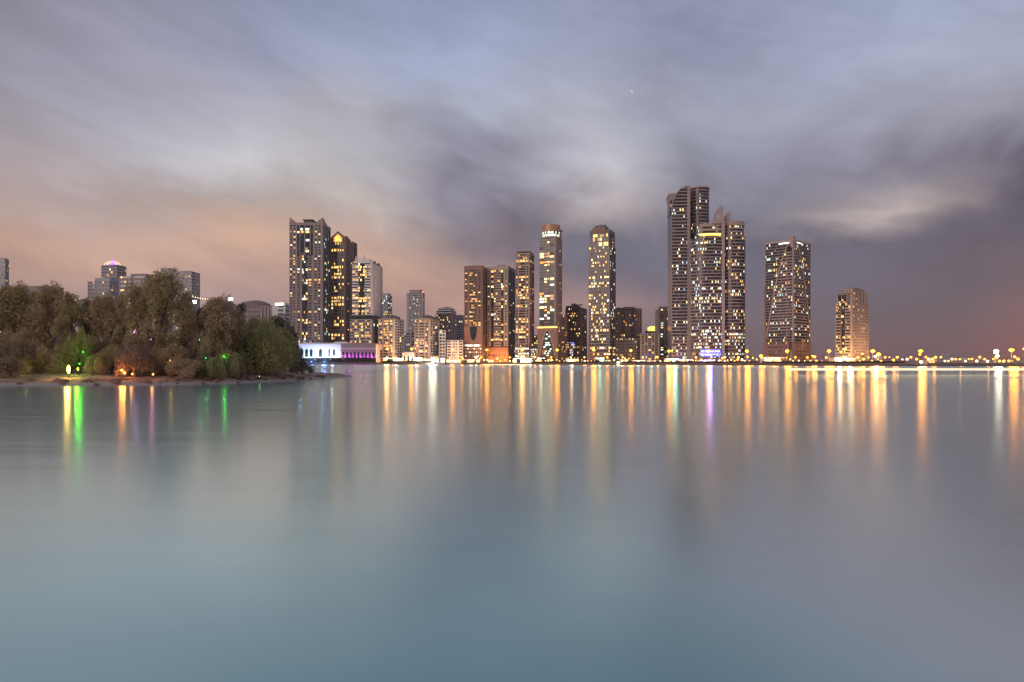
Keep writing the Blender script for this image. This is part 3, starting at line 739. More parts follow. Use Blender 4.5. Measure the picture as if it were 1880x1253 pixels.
# ------------------------------------------------------------------ 14 framed tower with warm balconies
T = Tower('residential_tower', 'slender brown tower with pale frames around yellow-lit balconies and flat overhanging roof', 946.5, 972, 980, 700, 14)
zt = T.z(466)
T.body(GLASS, zt)
zn = [(T.z(632), T.z(565), 14), (T.z(565), T.z(540), 5), (T.z(540), T.z(488), 11), (T.z(488), zt, 4)]
for i, (a, b, n_) in enumerate(zn):
    sg = [('P', .8), ('w', 2.2), ('P', 1.6), ('b', 9, 3), ('P', 1.6), ('w', 2.2), ('P', 1.6)] if i in (0, 2) else [('P', 1), ('W', 5, 2), ('P', .6), ('b', 7, 2), ('P', .6), ('W', 5, 2), ('P', .6)]
    T.facade([T.A, T.B], a, b, n_, sg, BEIGE if i in (1, 3) else PINK, lit=.6, pal='warm', band=.30, bal=.5, cap=True)
    T.ring([T.A, T.B, T.C], b - .6, b + .5, .9, BEIGE, 'string_course')
T.facade([T.B, T.C], T.z0, zt, 36, [('P', 2), ('w', 2), ('P', 2.5), ('w', 2), ('P', 1)], BROWN, lit=.22, pal='warm')
T.facade([shift(T.A, T.v, -2), shift(T.B, T.v, -2)], T.z0 + 5, T.z(634), 5, [('P', .4), ('r', 5, 3), ('P', .6), ('r', 8, 4), ('P', .6), ('r', 5, 3), ('P', .4)], BEIGE, lit=.8, pal='cool', band=.3)
T.prism('podium', GLASS, [shift(T.A, T.v, -1.98), shift(T.B, T.v, -1.98), T.pt(1, .1), T.pt(0, .1)], T.z0, T.z(634))
T.roofbox(.1, .95, .05, .9, zt, T.z(463), BROWN, 'roof_tier'); T.roofbox(.08, 1.02, .0, 1, T.z(463), T.z(461.5), DARKM, 'roof_slab'); T.done()
T = Tower('annex_building', 'low annex with green-white lit windows at foot of the slender brown tower', 973, 985, None, 705, 0, 15, cat='building')
T.body(GLASST, T.z(632)); T.facade([T.A, T.B], T.z0, T.z(632), 8, [('P', .5), ('r', 8, 5), ('P', .5)], GREYW, lit=.75, pal='cool', band=.3); T.done()
T = Tower('annex_building', 'low building with column of amber windows left of the round-topped tower', 979, 989, None, 760, 0, 15, cat='building')
T.body(GLASS, T.z(617)); T.facade([T.A, T.B], T.z0, T.z(617), 12, [('P', 1), ('w', 2), ('P', .5), ('w', 1.5), ('P', 1)], BROWN, lit=.7, pal='warm'); T.done()

# ------------------------------------------------------------------ 15 round-topped tower with pointed arch podium
T = Tower('hotel_tower', 'slim tower with round bronze drum on top and tall pointed glass arch at its base', 990.5, 1020, 1031.5, 700, 25)
zt = T.z(437)
T.body(GLASST, zt)
T.facade([T.A, T.B], T.z(598), zt, 31, [('g', 8.5, 1), ('b', 10, 2), ('g', 8, 1), ('P', 2)], PINK, lit=.50, pal='mix', band=.26, bal=.6, cap=True)
T.facade([T.B, T.C], T.z0, zt, 46, [('P', 6), ('g', 1.2), ('P', 1), ('W', 5, 2), ('P', 1)], PINK, lit=.12, pal='warm', band=.45)
cxx, cyy = T.pt(.55, .42); rr_ = T.la * .5
T.prism('drum', GLASS, arc(cxx, cyy, rr_, rr_, 0, 345, 23), zt, T.z(414))
arcp = arc(cxx, cyy, rr_, rr_, 150, 390, 24)
BRZ = plain('bronze_cladding', (.40, .24, .13), .45, .25)
T.facade(arcp, T.z(434), T.z(424), 2, [('P', .3), ('r', 10, 14), ('P', .3)], PINK, lit=.95, pal=[2, 2, 3, 2], band=.14, depth=.25, cap=False)
T.ring(arcp, T.z(437), T.z(434), .5, PINK, 'drum_base', -.3)
T.ring(arc(cxx, cyy, rr_, rr_, 0, 359.5, 36), T.z(424), T.z(411.5), .6, BRZ, 'drum_cladding', -.2)
mb = MB(); mb.ball((cxx, cyy, T.z(412)), rr_ * .98, 20, 4, sz=.16, half=True); mb.build('drum_roof', BRZ, T.root, smooth=True)
T.prism('side_shaft', PINK, T.rect(.85, 1.0, .35, .98), zt, T.z(420)); T.prism('side_shaft_cap', DARKM, T.rect(.8, 1.05, .3, 1.02), T.z(420), T.z(418.5))
# podium: brown stone wall with a pointed arch of glass
Pd = Tower('hotel_podium', 'x', 987, 1023.5, 1031, 694, 25); C.objects.unlink(Pd.root); bpy.data.objects.remove(Pd.root); Pd.root = T.root
Pd.body(GLASST, T.z(600), None, None, 'podium_core'); L_ = Pd.la; c0 = L_ * .5
hwd = L_ * .37; zspr = T.z(655) ; zap = T.z(606)
def ptarch(k, n=10):
    t = k / n; return hwd * (1 - t) ** .62 if t < 1 else 0
for sg in (-1, 1):
    edge = 0 if sg < 0 else L_
    pts = [(edge, Pd.z0), (c0 + sg * hwd, Pd.z0)] + [(c0 + sg * ptarch(k), zspr + (zap - zspr) * k / 10) for k in range(0, 11)] + [(c0, T.z(601)), (edge, T.z(601))]
    Pd.panel(Pd.A, Pd.B, pts, .02, .6, BROWN, 'stone_wall')
    Pd.ribbon(Pd.A, Pd.B, [(c0 + sg * (ptarch(k) + .15), zspr + (zap - zspr) * k / 10) for k in range(0, 11)], .7, .6, .95, BEIGE, 'arch_rib')
for k in range(1, 12):
    zz_ = Pd.z0 + 4 + k * 2.15
    t = max(0, (zz_ - zspr) / (zap - zspr)); hh = hwd * (1 - t) ** .62 if t < 1 else 0
    if hh > .8: Pd.panel(Pd.A, Pd.B, [(c0 - hh, zz_), (c0 + hh, zz_), (c0 + hh, zz_ + .35), (c0 - hh, zz_ + .35)], .03, .3, DARKM, 'floor_band')
    for j in range(3):
        if hh > 1.5 and rnd.random() < .6:
            s0 = c0 + rnd.uniform(-hh * .7, hh * .4); Pd.panel(Pd.A, Pd.B, [(s0, zz_ + .6), (s0 + 1.8, zz_ + .6), (s0 + 1.8, zz_ + 1.7), (s0, zz_ + 1.7)], .04, .1, LW[2], 'lit_window')
for k in range(7): Pd.ring([Pd.A, Pd.B], T.z(650 - k * 7), T.z(650 - k * 7) + .18, .68, DKBROWN, 'stone_joint', .6) if k > 4 else None
Pd.light('gold_light_strip', LEDY, [Pd.A, Pd.B], T.z(602.5), T.z(600.5), .6, 1.2)
Pd.ring([Pd.A, Pd.B, Pd.C], T.z(600.5), T.z(598), 1.0, BROWN, 'podium_parapet', -.4)
Pd.facade([Pd.B, Pd.C], Pd.z0, T.z(601), 12, [('P', 2), ('W', 6, 2), ('P', 1)], BROWN, lit=.25, pal='warm')
T.litmb.v += []; Pd.done(); T.done()

# ------------------------------------------------------------------ 16 dark wide tower
T = Tower('office_tower', 'dark mid-height tower with blue shimmer on its glass between the two slim tall towers', 1038, 1067, 1077, 740, 22)
zt = T.z(566)
T.body(GLASS, zt)
T.facade([T.A, T.B], T.z(636), T.z(566), 17, [('P', 1), ('W', 4, 2), ('r', 14, 6), ('W', 3, 1), ('P', 1)], DKBROWN, lit=.13, pal='warm', band=.34)
T.facade([T.A, T.B], T.z0, T.z(636), 6, [('P', 1), ('W', 4, 2), ('r', 14, 6), ('W', 3, 1), ('P', 1)], BROWN, lit=.4, pal='mix', band=.34)
T.facade([T.B, T.C], T.z0, zt, 24, [('P', 2), ('w', 2), ('P', 2), ('w', 2), ('P', 1.5)], BROWN, lit=.2, pal='warm')
T.roofbox(.02, .75, .05, .6, zt, T.z(561), DKBROWN, 'roof_tier'); T.roofbox(.3, .55, .2, .5, T.z(561), T.z(556.5), CONC); T.roofbox(.5, 1.0, .1, .3, T.z(560.5), T.z(559), DARKM, 'roof_canopy')
BSH = emit('small_blue_lights', (.25, .35, 1), 1.6, vary=.6)
for i in range(26):
    s0 = T.la * rnd.uniform(.28, .58); z_ = T.z(rnd.uniform(628, 652)); T.panel(T.A, T.B, [(s0, z_), (s0 + .6, z_), (s0 + .6, z_ + .7), (s0, z_ + .7)], .36, .5, BSH, 'blue_light')
T.clutter(zt, 6); T.done()
T = Tower('apartment_block', 'lower brown wing dotted with lit windows left of the dark blue-lit tower', 1031, 1041, None, 715, 0, 18, cat='building')
T.body(GLASS, T.z(580)); T.facade([T.A, T.B], T.z0, T.z(580), 20, [('W', 8, 4)], BROWN, lit=.3, pal='warm'); T.done()

# ------------------------------------------------------------------ 17 striped tower with garden on top
T = Tower('office_tower', 'slim horizontally striped tower with bright yellow lounge floor and dark bushes on its roof', 1080.8, 1119, 1130, 700, 25)
z1 = T.z(452); z2 = T.z(428)
T.body(GLASS, z1)
T.facade([T.A, T.B], T.z(637), z1, 34, [('P', .35), ('r', 2.2, 1), ('P', .35), ('r', 8, 4), ('P', .35), ('r', 8, 4), ('P', .35), ('r', 2.2, 1), ('P', .35)], PINK, lit=.30, pal=[0, 0, 3, 2, 5], band=.27)
T.facade([T.A, T.B, T.C], T.z0, T.z(637), 5, [('P', .8), ('r', 12, 8), ('P', .8), ('r', 4, 3), ('P', .5)], REDR, lit=.55, pal='mix', band=.36)
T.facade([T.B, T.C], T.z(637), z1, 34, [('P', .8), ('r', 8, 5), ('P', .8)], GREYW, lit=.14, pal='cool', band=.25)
pu = T.rect(.08, .97, .03, .95); T.prism('lounge_core', GLASS, pu, z1, z2)
PA, PB, PC = pu[0], pu[1], pu[2]
T.facade([PA, PB], z1, z1 + (z2 - z1) * .42, 1, [('P', .4), ('w', 4), ('P', 1.6), ('w', 8, 2), ('P', 1.6), ('w', 6), ('P', .5)], PINK, lit=3, pal=[3, 0], band=.12, curt=0)
T.facade([PA, PB], z1 + (z2 - z1) * .42, z2, 2, [('P', .6), ('g', 20, 5), ('P', .6)], GREYW, lit=.35, pal='warm')
T.facade([PB, PC], z1, z2, 4, [('P', .6), ('r', 20, 5), ('P', .6)], GREYW, lit=.15, pal='warm')
T.prism('crown_screen', GREYW, T.rect(.03, .2, .03, .9), z2, T.z(421.5)); T.prism('crown_screen', GREYW, T.rect(.82, .99, .03, .9), z2, T.z(421)); T.roofbox(.18, .8, .0, .8, z2, T.z(416), BROWN, 'crown_block')
gm = MB()
for i in range(260):
    x, y = T.pt(rnd.uniform(.24, .78), rnd.uniform(.05, .6)); h = rnd.uniform(0, 3.2) ** 1.0; z_ = T.z(416) + h
    a = rnd.uniform(0, pi); r_ = rnd.uniform(.25, .6); gm.quad((x - r_ * cos(a), y - r_ * sin(a), z_), (x + r_ * cos(a), y + r_ * sin(a), z_ + rnd.uniform(-.3, .3)), (x + r_ * cos(a), y + r_ * sin(a), z_ + r_), (x - r_ * cos(a), y - r_ * sin(a), z_ + r_))
gm.build('roof_bushes', plain('dark_leaves', (.03, .035, .025), .8), T.root, kind='stuff')
T.done()

# ------------------------------------------------------------------ 18 stepped hotel block
T = Tower('hotel_block', 'broad brown block with dark glass top storeys right of the striped garden tower', 1130, 1178.5, None, 740, 0, 26, cat='building')
zt = T.z(571)
T.body(GLASS, zt); 
T.facade([T.A, T.B], T.z(618), zt, 13, [('P', .5), ('W', 6, 3), ('P', .5), ('g', 4, 2), ('P', .5), ('W', 7, 3), ('g', 5, 2), ('P', .5), ('W', 7, 3), ('P', .5)], BROWN, lit=.09, pal='warm')
T.prism('top_storeys', GLASS, T.rect(.02, .75, .02, .9), zt, T.z(567)); T.roofbox(.02, .3, .05, .9, T.z(567), T.z(565.5), DARKM, 'roof_slab'); T.roofbox(.35, .75, .05, .9, T.z(567), T.z(563.5), BROWN, 'roof_tier'); T.roofbox(.78, 1.0, .05, .9, zt, T.z(566), BROWN, 'roof_tier')
T.clutter(T.z(566), 5)
fw = [shift(T.A, T.v, -6), shift(T.pt(.93, 0), T.v, -6)]
T.prism('front_wing', GLASS, [fw[0], fw[1], T.pt(.93, -.01), T.pt(0, -.01)], T.z0, T.z(622))
T.facade(fw, T.z0, T.z(622), 9, [('W', 10, 5), ('P', 1), ('W', 10, 5), ('P', 1), ('W', 8, 4)], BEIGE, lit=.16, pal='warm', band=.5)
T.done()
# ------------------------------------------------------------------ 19 ribbed block + gold crowned block
T = Tower('apartment_block', 'low pale block with bold vertical ribs and dark bays left of the twin curved towers', 1175, 1210.5, None, 690, 0, 16, cat='building')
T.body(GLASS, T.z(614)); T.facade([T.A, T.B], T.z0, T.z(614), 13, [('P', 1.6), ('w', 3), ('P', 1.5), ('g', 1.4), ('P', 1.5), ('w', 3), ('P', 1.5), ('g', 1.4), ('P', 1.5), ('w', 3), ('P', 1.6)], BEIGE, lit=.12, pal='warm')
T.ring([T.A, T.B], T.z(614), T.z(612.5), .5, BEIGE, 'parapet'); T.done()
T = Tower('apartment_block', 'block crowned with glowing gold battlements behind the low ribbed block', 1189, 1210, None, 760, 0, 16, cat='building')
T.body(BROWN, T.z(607)); L_ = T.la
for i in range(6): T.panel(T.A, T.B, [(L_ * (i + .15) / 6, T.z(608)), (L_ * (i + .7) / 6, T.z(608)), (L_ * (i + .7) / 6, T.z(599.5 + (2 if i in (0, 5) else 0))), (L_ * (i + .15) / 6, T.z(599.5 + (2 if i in (0, 5) else 0)))], -.8, .3, LEDY, 'gold_battlement')
T.done()
T = Tower('office_tower', 'narrow dark tower with arched top storey tucked against the tall curved tower', 1209.5, 1232, None, 720, 0, 18)
T.body(GLASS, T.z(568)); T.facade([T.A, T.B], T.z0, T.z(568), 24, [('P', 2), ('w', 3), ('P', 1), ('W', 6, 3), ('P', .8)], DKBROWN, lit=.16, pal='cool'); T.ring([T.A, T.B], T.z(568), T.z(563.5), .5, DKBROWN, 'parapet'); T.done()
# ================================================================== the twin curved towers
GR2 = 'twin curved striped towers'
T = Tower('curved_tower', 'tallest striped tower of the skyline with swept fin, curved shoulder and round turret', 1233, 1262, None, 640, 6, 30, group=GR2)
STR = wall_mat('stripe_cladding', (.31, .255, .25), .12)
zs = T.z(383); L_ = T.la
T.body(GLASS, zs)
nf = 39; fh = (zs - T.z(620)) / nf
T.facade([T.A, T.B], T.z(620), zs, nf, [('P', .6), ('r', 22, 8)], STR, lit=.08, pal='cool', band=.32, depth=.4, cap=False)
T.facade([T.A, T.B], T.z0, T.z(620), 8, [('P', 1), ('r', 22, 8), ('P', 1)], STR, lit=.35, pal='mix', band=.4, depth=.5)
# curved shoulder: floors that start further right as they rise
ztop = T.z(342); rad = ztop - zs; k = 0; edge = [(0.0, zs)]
def shs(z):  # left limit of the shoulder at height z
    t = min(1, max(0, (z - zs) / rad)); return (L_ - .5) * (1 - sqrt(max(0, 1 - t ** 1.5)) ) if t < 1 else L_ - .5
z = zs
while z < ztop - 2:
    s0 = shs(z + fh * .7)
    pp = psub([T.A, T.B], s0, L_); q = [shift(pp[0], T.v, 8), shift(pp[-1], T.v, 8)]
    T.prism('shoulder_storey', GLASS, [pp[0], pp[-1], q[1], q[0]], z, min(z + fh, ztop))
    T.ring(pp, z, z + .30 * fh, .4, STR, 'floor_band'); z += fh
cv = [(shs(zs + rad * i / 16), zs + rad * i / 16) for i in range(17)]
T.ribbon(T.A, T.B, cv, .9, -.5, .9, STR, 'shoulder_rim')
T.panel(T.A, T.B, [(L_ - .2, T.z0), (L_ + 2.4, T.z0), (L_ + 2.4, T.z(344)), (L_ + 1.9, T.z(340)), (L_ - .2, T.z(342.5))], -6, 1.2, STR, 'fin')
# block behind the shoulder
bk = [shift(T.pt(-.04, 0), T.v, 8.2), shift(T.pt(.75, 0), T.v, 8.2), T.pt(.75, .9), T.pt(-.04, .9)]
T.prism('rear_block', GLASS, bk, zs - 3, T.z(364)); T.facade(bk[:2], zs, T.z(366), 3, [('r', 10, 4)], STR, lit=.05, cap=False)
bt = [shift(T.pt(-.12, 0), T.v, 8), shift(T.pt(.8, 0), T.v, 8), T.pt(.8, .95), T.pt(-.12, .95)]
T.prism('rear_block_cap', STR, bk, T.z(364), T.z(351), top=bt)
# round turret
pc = (X(1283.5, 655), 655); r_ = 17.0 / F * 655
turA = arc(*pc, r_, r_, 170, 372, 20)
T.prism('turret_core', GLASS, arc(*pc, r_, r_, 0, 346, 25), T.z0, T.z(345) )
T.facade(turA, T.z(640), T.z(352), 47, [('P', 2), ('r', 30, 18), ('P', 1)], STR, lit=.12, pal='cool', band=.30, depth=.4)
T.ring(arc(*pc, r_ * .9, r_ * .9, 0, 359, 30), T.z(350), T.z(346), .4, STR, 'turret_neck', -.2)
T.ring(arc(*pc, r_ * .95, r_ * .95, 0, 359, 30), T.z(341.5), T.z(339), 1.0, STR, 'turret_ring', -.5)
T.ring(arc(*pc, r_ * .95, r_ * .95, 0, 359, 30), T.z(347), T.z(345), 1.0, STR, 'turret_ring', -.5)
T.ring(arc(*pc, r_ * .9, r_ * .9, 0, 359, 30), T.z(345), T.z(341.5), .3, GLASS, 'turret_glazing', -.2)
mb = MB(); mb.ball((*pc, T.z(339)), r_ * 1.0, 20, 3, sz=.10, half=True); mb.build('turret_roof', STR, T.root)
x_, y_ = T.pt(.45, .4); mb = MB(); mb.tube([(x_, y_, T.z(352)), (x_, y_, T.z(346))], .15, 5); mb.build('mast', STEEL, T.root)
T.done()

T = Tower('curved_tower', 'shorter striped curved tower with shark-fin crests and blue-lit signboard near its foot', 1268, 1328, None, 620, 14, 26, group=GR2)
A_, B_ = T.A, T.B; L_ = T.la
mid = [(A_[0] + (B_[0] - A_[0]) * t, A_[1] + (B_[1] - A_[1]) * t) for t in [i / 12 for i in range(13)]]
bow = [shift(p, T.v, -4.5 * sin(pi * i / 12) * .9) for i, p in enumerate(mid)]
zr = T.z(437)
T.prism('core', GLASS, bow + [T.C, T.Dp], T.z0, zr)
T.facade(bow, T.z(612), zr, 29, [('P', .5), ('r', 30, 18)], STR, lit=.17, pal='cool', band=.28, depth=.4, cap=False, seed=5)
T.facade(bow, T.z0, T.z(612), 9, [('P', .8), ('r', 30, 18)], BROWN, lit=.45, pal='cool', band=.4, depth=.45, cap=True, seed=6)
up = [shift(p, T.v, 3) for p in psub(mid, L_ * .27, L_)]
T.prism('upper_core', GLASS, up + [T.C, T.pt(.27, 1)], zr - .2, T.z(411))
T.facade(up, zr, T.z(414), 3, [('P', 3), ('r', 14, 8), ('P', 2), ('r', 5, 3)], STR, lit=.12, pal='cool', band=.5, depth=.4, cap=False)
T.ring(up, T.z(414), T.z(408), .8, STR, 'parapet', -.4)
T.light('gold_light_strip', LEDY, psub(bow, L_ * .30, L_ * .96), T.z(432.5), T.z(429.5), -.8, .5)
T.clutter(T.z(411), 6, 3.5, .1, .5)
# spine and fin crests
e0 = L_ - 1.5
T.panel(A_, B_, [(e0, T.z0), (L_ + 1.2, T.z0), (L_ + 1.2, T.z(406)), (e0, T.z(406))], -3, 1.6, STR, 'spine')
hole = [(.50 + .12 * cos(R(a)), .40 + .17 * sin(R(a))) for a in range(90, 451, 30)]
fw_, fhh = (1328 - 1309.5) / F * 620, (T.z(378) - T.z(410))
out = [(0, 0), (.04, .30), (.14, .52), (.28, .70), (.45, .85), (.65, .95), (1, 1.0), (1, 0)]
key = [(.50, .0001)] + [(.50, .23)] + [(.50 + .13 * cos(R(a)), .40 + .17 * sin(R(a))) for a in range(-90, -451, -30)] + [(.5001, .23), (.5001, 0)]
sx = L_ - fw_
poly = [(sx + a * fw_, T.z(410) + b * fhh) for a, b in ([(0, 0)] + [])]
ol = [(.5, 0), (.5, .23)] + [(.5 + .13 * cos(R(a)), .40 + .17 * sin(R(a))) for a in range(-120, -421, -30)] + [(.52, .23), (.52, 0), (1, 0), (1, 1), (.65, .95), (.45, .85), (.28, .70), (.14, .52), (.04, .30), (0, 0)]
T.panel(A_, B_, [(sx + a * fw_, T.z(410) + b * fhh) for a, b in ol], -1.2, .6, STR, 'fin_crest')
bq = [shift(A_, T.v, 6), shift(B_, T.v, 6)]; f2 = .62
s2 = L_ + .6
o2 = [(0, 0), (.05, .4), (.2, .6), (.5, .82), (1, 1), (1, 0)]
T.panel(bq[0], bq[1], [(s2 + a * fw_ * .66, T.z(408) + b * (T.z(386) - T.z(408))) for a, b in o2], -1.2, .6, STR, 'fin_crest')
# round right wing
pc = (X(1344, 632), 632); r_ = 22.5 / F * 632
wing = arc(*pc, r_, r_, 195, 385, 24)
wl = arc(pc[0] - .6, pc[1] + 1, r_ * .96, r_ * .96, 195, 385, 24)
T.prism('wing_core', GLASS, arc(*pc, r_, r_, 0, 346, 25), T.z0, T.z(432)); T.prism('wing_upper_core', GLASS, arc(pc[0] - .6, pc[1] + 1, r_ * .96, r_ * .96, 0, 346, 25), T.z(432), T.z(409))
T.facade(wing, T.z(612), T.z(434), 29, [('r', 30, 20)], STR, lit=.18, pal='mix', band=.28, depth=.45, cap=True, seed=8)
T.facade(wing, T.z0, T.z(612), 9, [('r', 30, 22)], BROWN, lit=.55, pal='cool', band=.4, depth=.5, cap=True, seed=9)
T.facade(wl, T.z(432), T.z(413), 3, [('r', 30, 20)], STR, lit=.4, pal='mix', band=.42, depth=.4, cap=False)
T.ring(wl, T.z(413), T.z(405), 1.0, STR, 'parapet', -.4)
# blue-lit board near the foot
T.light('blue_signboard', LEDB, psub(bow, L_ * .33, L_ * .93), T.z(655), T.z(642.5), 0.6, 1.1)
for py in (646.2, 652.4):
    s_ = L_ * .36
    while s_ < L_ * .88:
        wd = rnd.uniform(.8, 2.6); T.light('sign_light', LEDW, psub(bow, s_, min(s_ + wd, L_ * .9)), T.z(py), T.z(py) + .75, 1.12, 1.3); s_ += wd + rnd.uniform(.4, 1.2)
T.done()
SIGN = T

# ------------------------------------------------------------------ 23 corner tower with pointed arch ribs
T = Tower('office_tower', 'dark glass tower turned corner-on with long curved ribs rising to a point at its edge', 1404.5, 1456.5, 1488, 600, 48)
zt = T.z(441)
T.body(GLASST, zt)
T.facade([T.A, T.B], T.z(628), zt - 1, 35, [('P', .8), ('r', 26, 12), ('P', .6), ('r', 6, 3), ('P', 1.2)], STR, lit=.15, pal='cool', band=.22, depth=.25)
T.facade([T.B, T.C], T.z(628), zt - 1, 35, [('P', 1.2), ('r', 26, 12), ('P', .8)], STR, lit=.15, pal='cool', band=.22, depth=.25)
la, lc = T.la, T.lc
for PA, PB, LL, flip in ((T.A, T.B, la, False), (T.B, T.C, lc, True)):
    line = []
    for i in range(20):
        t = i / 19; zq = T.z(618) + (T.z(440) - T.z(618)) * t; q = (1 - t) ** .55
        s_ = LL * (1 - .93 * q) if not flip else LL * (.93 * q + .04)
        line.append((min(max(s_, .6), LL - .5), zq))
    T.ribbon(PA, PB, line, .9, .25, .75, BEIGE, 'arch_rib')
    # wider stone storeys inside the arch
    for f_ in range(4, 32):
        t = f_ / 35; zq = T.z(628) + (zt - 1 - T.z(628)) * t; q = (1 - min(1, t)) ** .55
        a0 = LL * (1 - .90 * q) if not flip else 1.4
        a1 = LL - 1.4 if not flip else LL * (.90 * q)
        if a1 - a0 > 1.2: T.panel(PA, PB, [(a0, zq), (a1, zq), (a1, zq + 1.05), (a0, zq + 1.05)], .25, .42, STR, 'spandrel')
T.panel(T.A, T.B, [(la - 3.2, T.z(455)), (la, T.z(455)), (la, T.z(433.5)), (la - 2.4, T.z(434))], -.5, .7, STR, 'corner_pier')
T.panel(T.B, T.C, [(0, T.z(455)), (3, T.z(455)), (2.4, T.z(434)), (0, T.z(433.5))], -.5, .7, STR, 'corner_pier')
mb = MB(); d_ = norm2((T.B[0] - T.A[0], T.B[1] - T.A[1])); nn = (d_[1], -d_[0]); c_ = (T.A[0] + d_[0] * (la - 3.6), T.A[1] + d_[1] * (la - 3.6))
mb.tube([(c_[0], c_[1], T.z(456)), (c_[0] + nn[0] * .9, c_[1] + nn[1] * .9, T.z(456))], 2.2, 16); mb.build('round_window', GLASS, T.root)
T.light('white_light_strip', LEDW, psub([T.A, T.B], la * .5, la * .93), T.z(446), T.z(444), .2, .5)
T.light('white_light_strip', LEDW, psub([T.B, T.C], lc * .12, lc * .4), T.z(445), T.z(443.5), .2, .5)
T.facade([T.A, T.B], T.z0, T.z(628), 5, [('P', 3), ('W', 20, 10), ('P', 2), ('g', 3, 2), ('P', 1)], BROWN, lit=.15, pal='warm', band=.5, depth=.5)
T.facade([T.B, T.C], T.z0, T.z(628), 5, [('P', 2), ('W', 20, 10), ('P', 2)], BROWN, lit=.12, pal='warm', band=.5, depth=.5)
T.panel(T.A, T.B, [(-1.6, T.z0), (2.5, T.z0), (1.4, T.z(600)), (.9, T.z(560)), (.2, T.z(520)), (-.1, T.z(520)), (-.4, T.z(600))], -2, .9, BROWN, 'flared_leg')
T.ring([T.A, T.B, T.C], zt - .6, zt + .8, .5, BEIGE, 'parapet', -.3); T.roofbox(.2, .8, .2, .8, zt, zt + 2.2, GREYW); T.done()

# ------------------------------------------------------------------ 24 domed hotel
T = Tower('hotel_tower', 'warm-lit beige hotel standing apart at far right with stepped arched crown', 1534, 1564.5, 1595, 600, 52)
z1 = T.z(556)
T.body(GLASS, z1)
T.facade([T.A, T.B], T.z0, z1, 20, [('P', 1), ('b', 6, 3), ('P', .5), ('g', 5, 2), ('P', .5), ('b', 6, 3), ('P', 2.5)], BEIGE, lit=.24, pal='warm', band=.42, bal=.7)
T.facade([T.B, T.C], T.z0, z1, 20, [('P', 1), ('W', 8, 3), ('P', .8), ('W', 5, 2), ('P', .8), ('W', 5, 2), ('P', .8), ('W', 8, 3), ('P', 1)], BEIGE, lit=.13, pal='warm', band=.48)
pu = T.rect(.08, .97, .03, .92); T.prism('upper_core', GLASS, pu, z1, T.z(538))
T.facade(pu[:2], z1, T.z(540), 4, [('P', 1), ('g', 4, 2), ('P', .6), ('g', 6, 3), ('P', .6), ('w', 4), ('P', 2)], BEIGE, lit=.25, pal='warm')
T.facade(pu[1:3], z1, T.z(537), 4, [('P', 1), ('W', 6, 2), ('P', 1), ('g', 4), ('P', 1), ('W', 6, 2), ('P', 1)], BEIGE, lit=.1, pal='warm')
pl = math.dist(pu[1], pu[2])
for q0, q1 in ((.12, .42), (.55, .85)):
    c0 = pl * (q0 + q1) / 2; h_ = pl * (q1 - q0) / 2
    T.ribbon(pu[1], pu[2], [(c0 - h_, T.z(556)), (c0 - h_, T.z(543))] + [(c0 + h_ * cos(R(a)), T.z(543) + h_ * sin(R(a))) for a in (150, 120, 90, 60, 30)] + [(c0 + h_, T.z(543)), (c0 + h_, T.z(556))], 1.0, .2, .9, BEIGE, 'crown_arch')
T.prism('crown_tier', BEIGE, T.rect(.2, .95, .1, .85), T.z(540), T.z(535)); T.prism('crown_tier', BEIGE, T.rect(.3, .9, .15, .78), T.z(535), T.z(531)); T.prism('crown_slab', BEIGE, T.rect(.26, .94, .12, .82), T.z(531), T.z(529)); T.prism('crown_tier', BROWN, T.rect(.4, .8, .25, .65), T.z(529), T.z(527))
T.clutter(T.z(538), 4)
for q, (fa, fb) in enumerate(((.2, 0), (.9, 0), (1, .35), (1, .75))):
    l = bpy.data.lights.new('floodlight', 'POINT'); l.energy = 12000; l.color = (1, .5, .2); l.shadow_soft_size = 1
    lo_ = bpy.data.objects.new('floodlight', l); C.objects.link(lo_); lo_.parent = T.root; x, y = T.pt(fa, fb); lo_.location = (x - T.B[0] + (9 if q > 1 else -6), y - 16 - T.B[1], 9)
T.done()

# ================================================================== hazy town behind the island
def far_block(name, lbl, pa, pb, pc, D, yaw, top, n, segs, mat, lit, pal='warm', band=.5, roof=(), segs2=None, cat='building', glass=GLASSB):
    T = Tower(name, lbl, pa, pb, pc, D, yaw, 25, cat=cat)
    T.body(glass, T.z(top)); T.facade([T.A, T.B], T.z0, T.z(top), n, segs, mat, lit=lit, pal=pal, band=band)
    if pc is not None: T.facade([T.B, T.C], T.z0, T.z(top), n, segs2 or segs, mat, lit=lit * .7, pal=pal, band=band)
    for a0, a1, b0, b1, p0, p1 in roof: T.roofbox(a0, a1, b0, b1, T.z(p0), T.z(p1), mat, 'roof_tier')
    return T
T = far_block('office_tower', 'grey banded tower at the left border of the photo above the trees', -12, 9, 16.5, 1150, 0, 476, 40, [('P', .5), ('r', 12, 5)], HAZEW, .10, roof=[(.3, .9, .1, .9, 476, 474)], cat='tower'); T.done()
T = far_block('apartment_block', 'long low pinkish block just above the trees at far left', 2, 96, None, 1000, 0, 528, 30, [('W', 30, 16)], PINK, .04, roof=[(-.01, 1.01, -.02, 1, 528, 525.5)]); T.done()
T = far_block('hotel_tower', 'hazy hotel tower with spiky crown of warm lights and purple beacon', 186, 214, 232, 1300, 14, 488, 34, [('P', .5), ('r', 8, 3), ('P', .5), ('r', 8, 3), ('P', .5)], HAZEW, .12, cat='tower', band=.45)
zc = T.z(488); T.prism('crown_base', HAZEW, T.rect(.02, .95, .02, .9), zc, T.z(486))
cx_, cy_ = T.pt(.5, .45)
CRL = emit('crown_light_warm', (1, .66, .45), 1.2); PURP = emit('beacon_purple', (.30, .05, 1), 3)
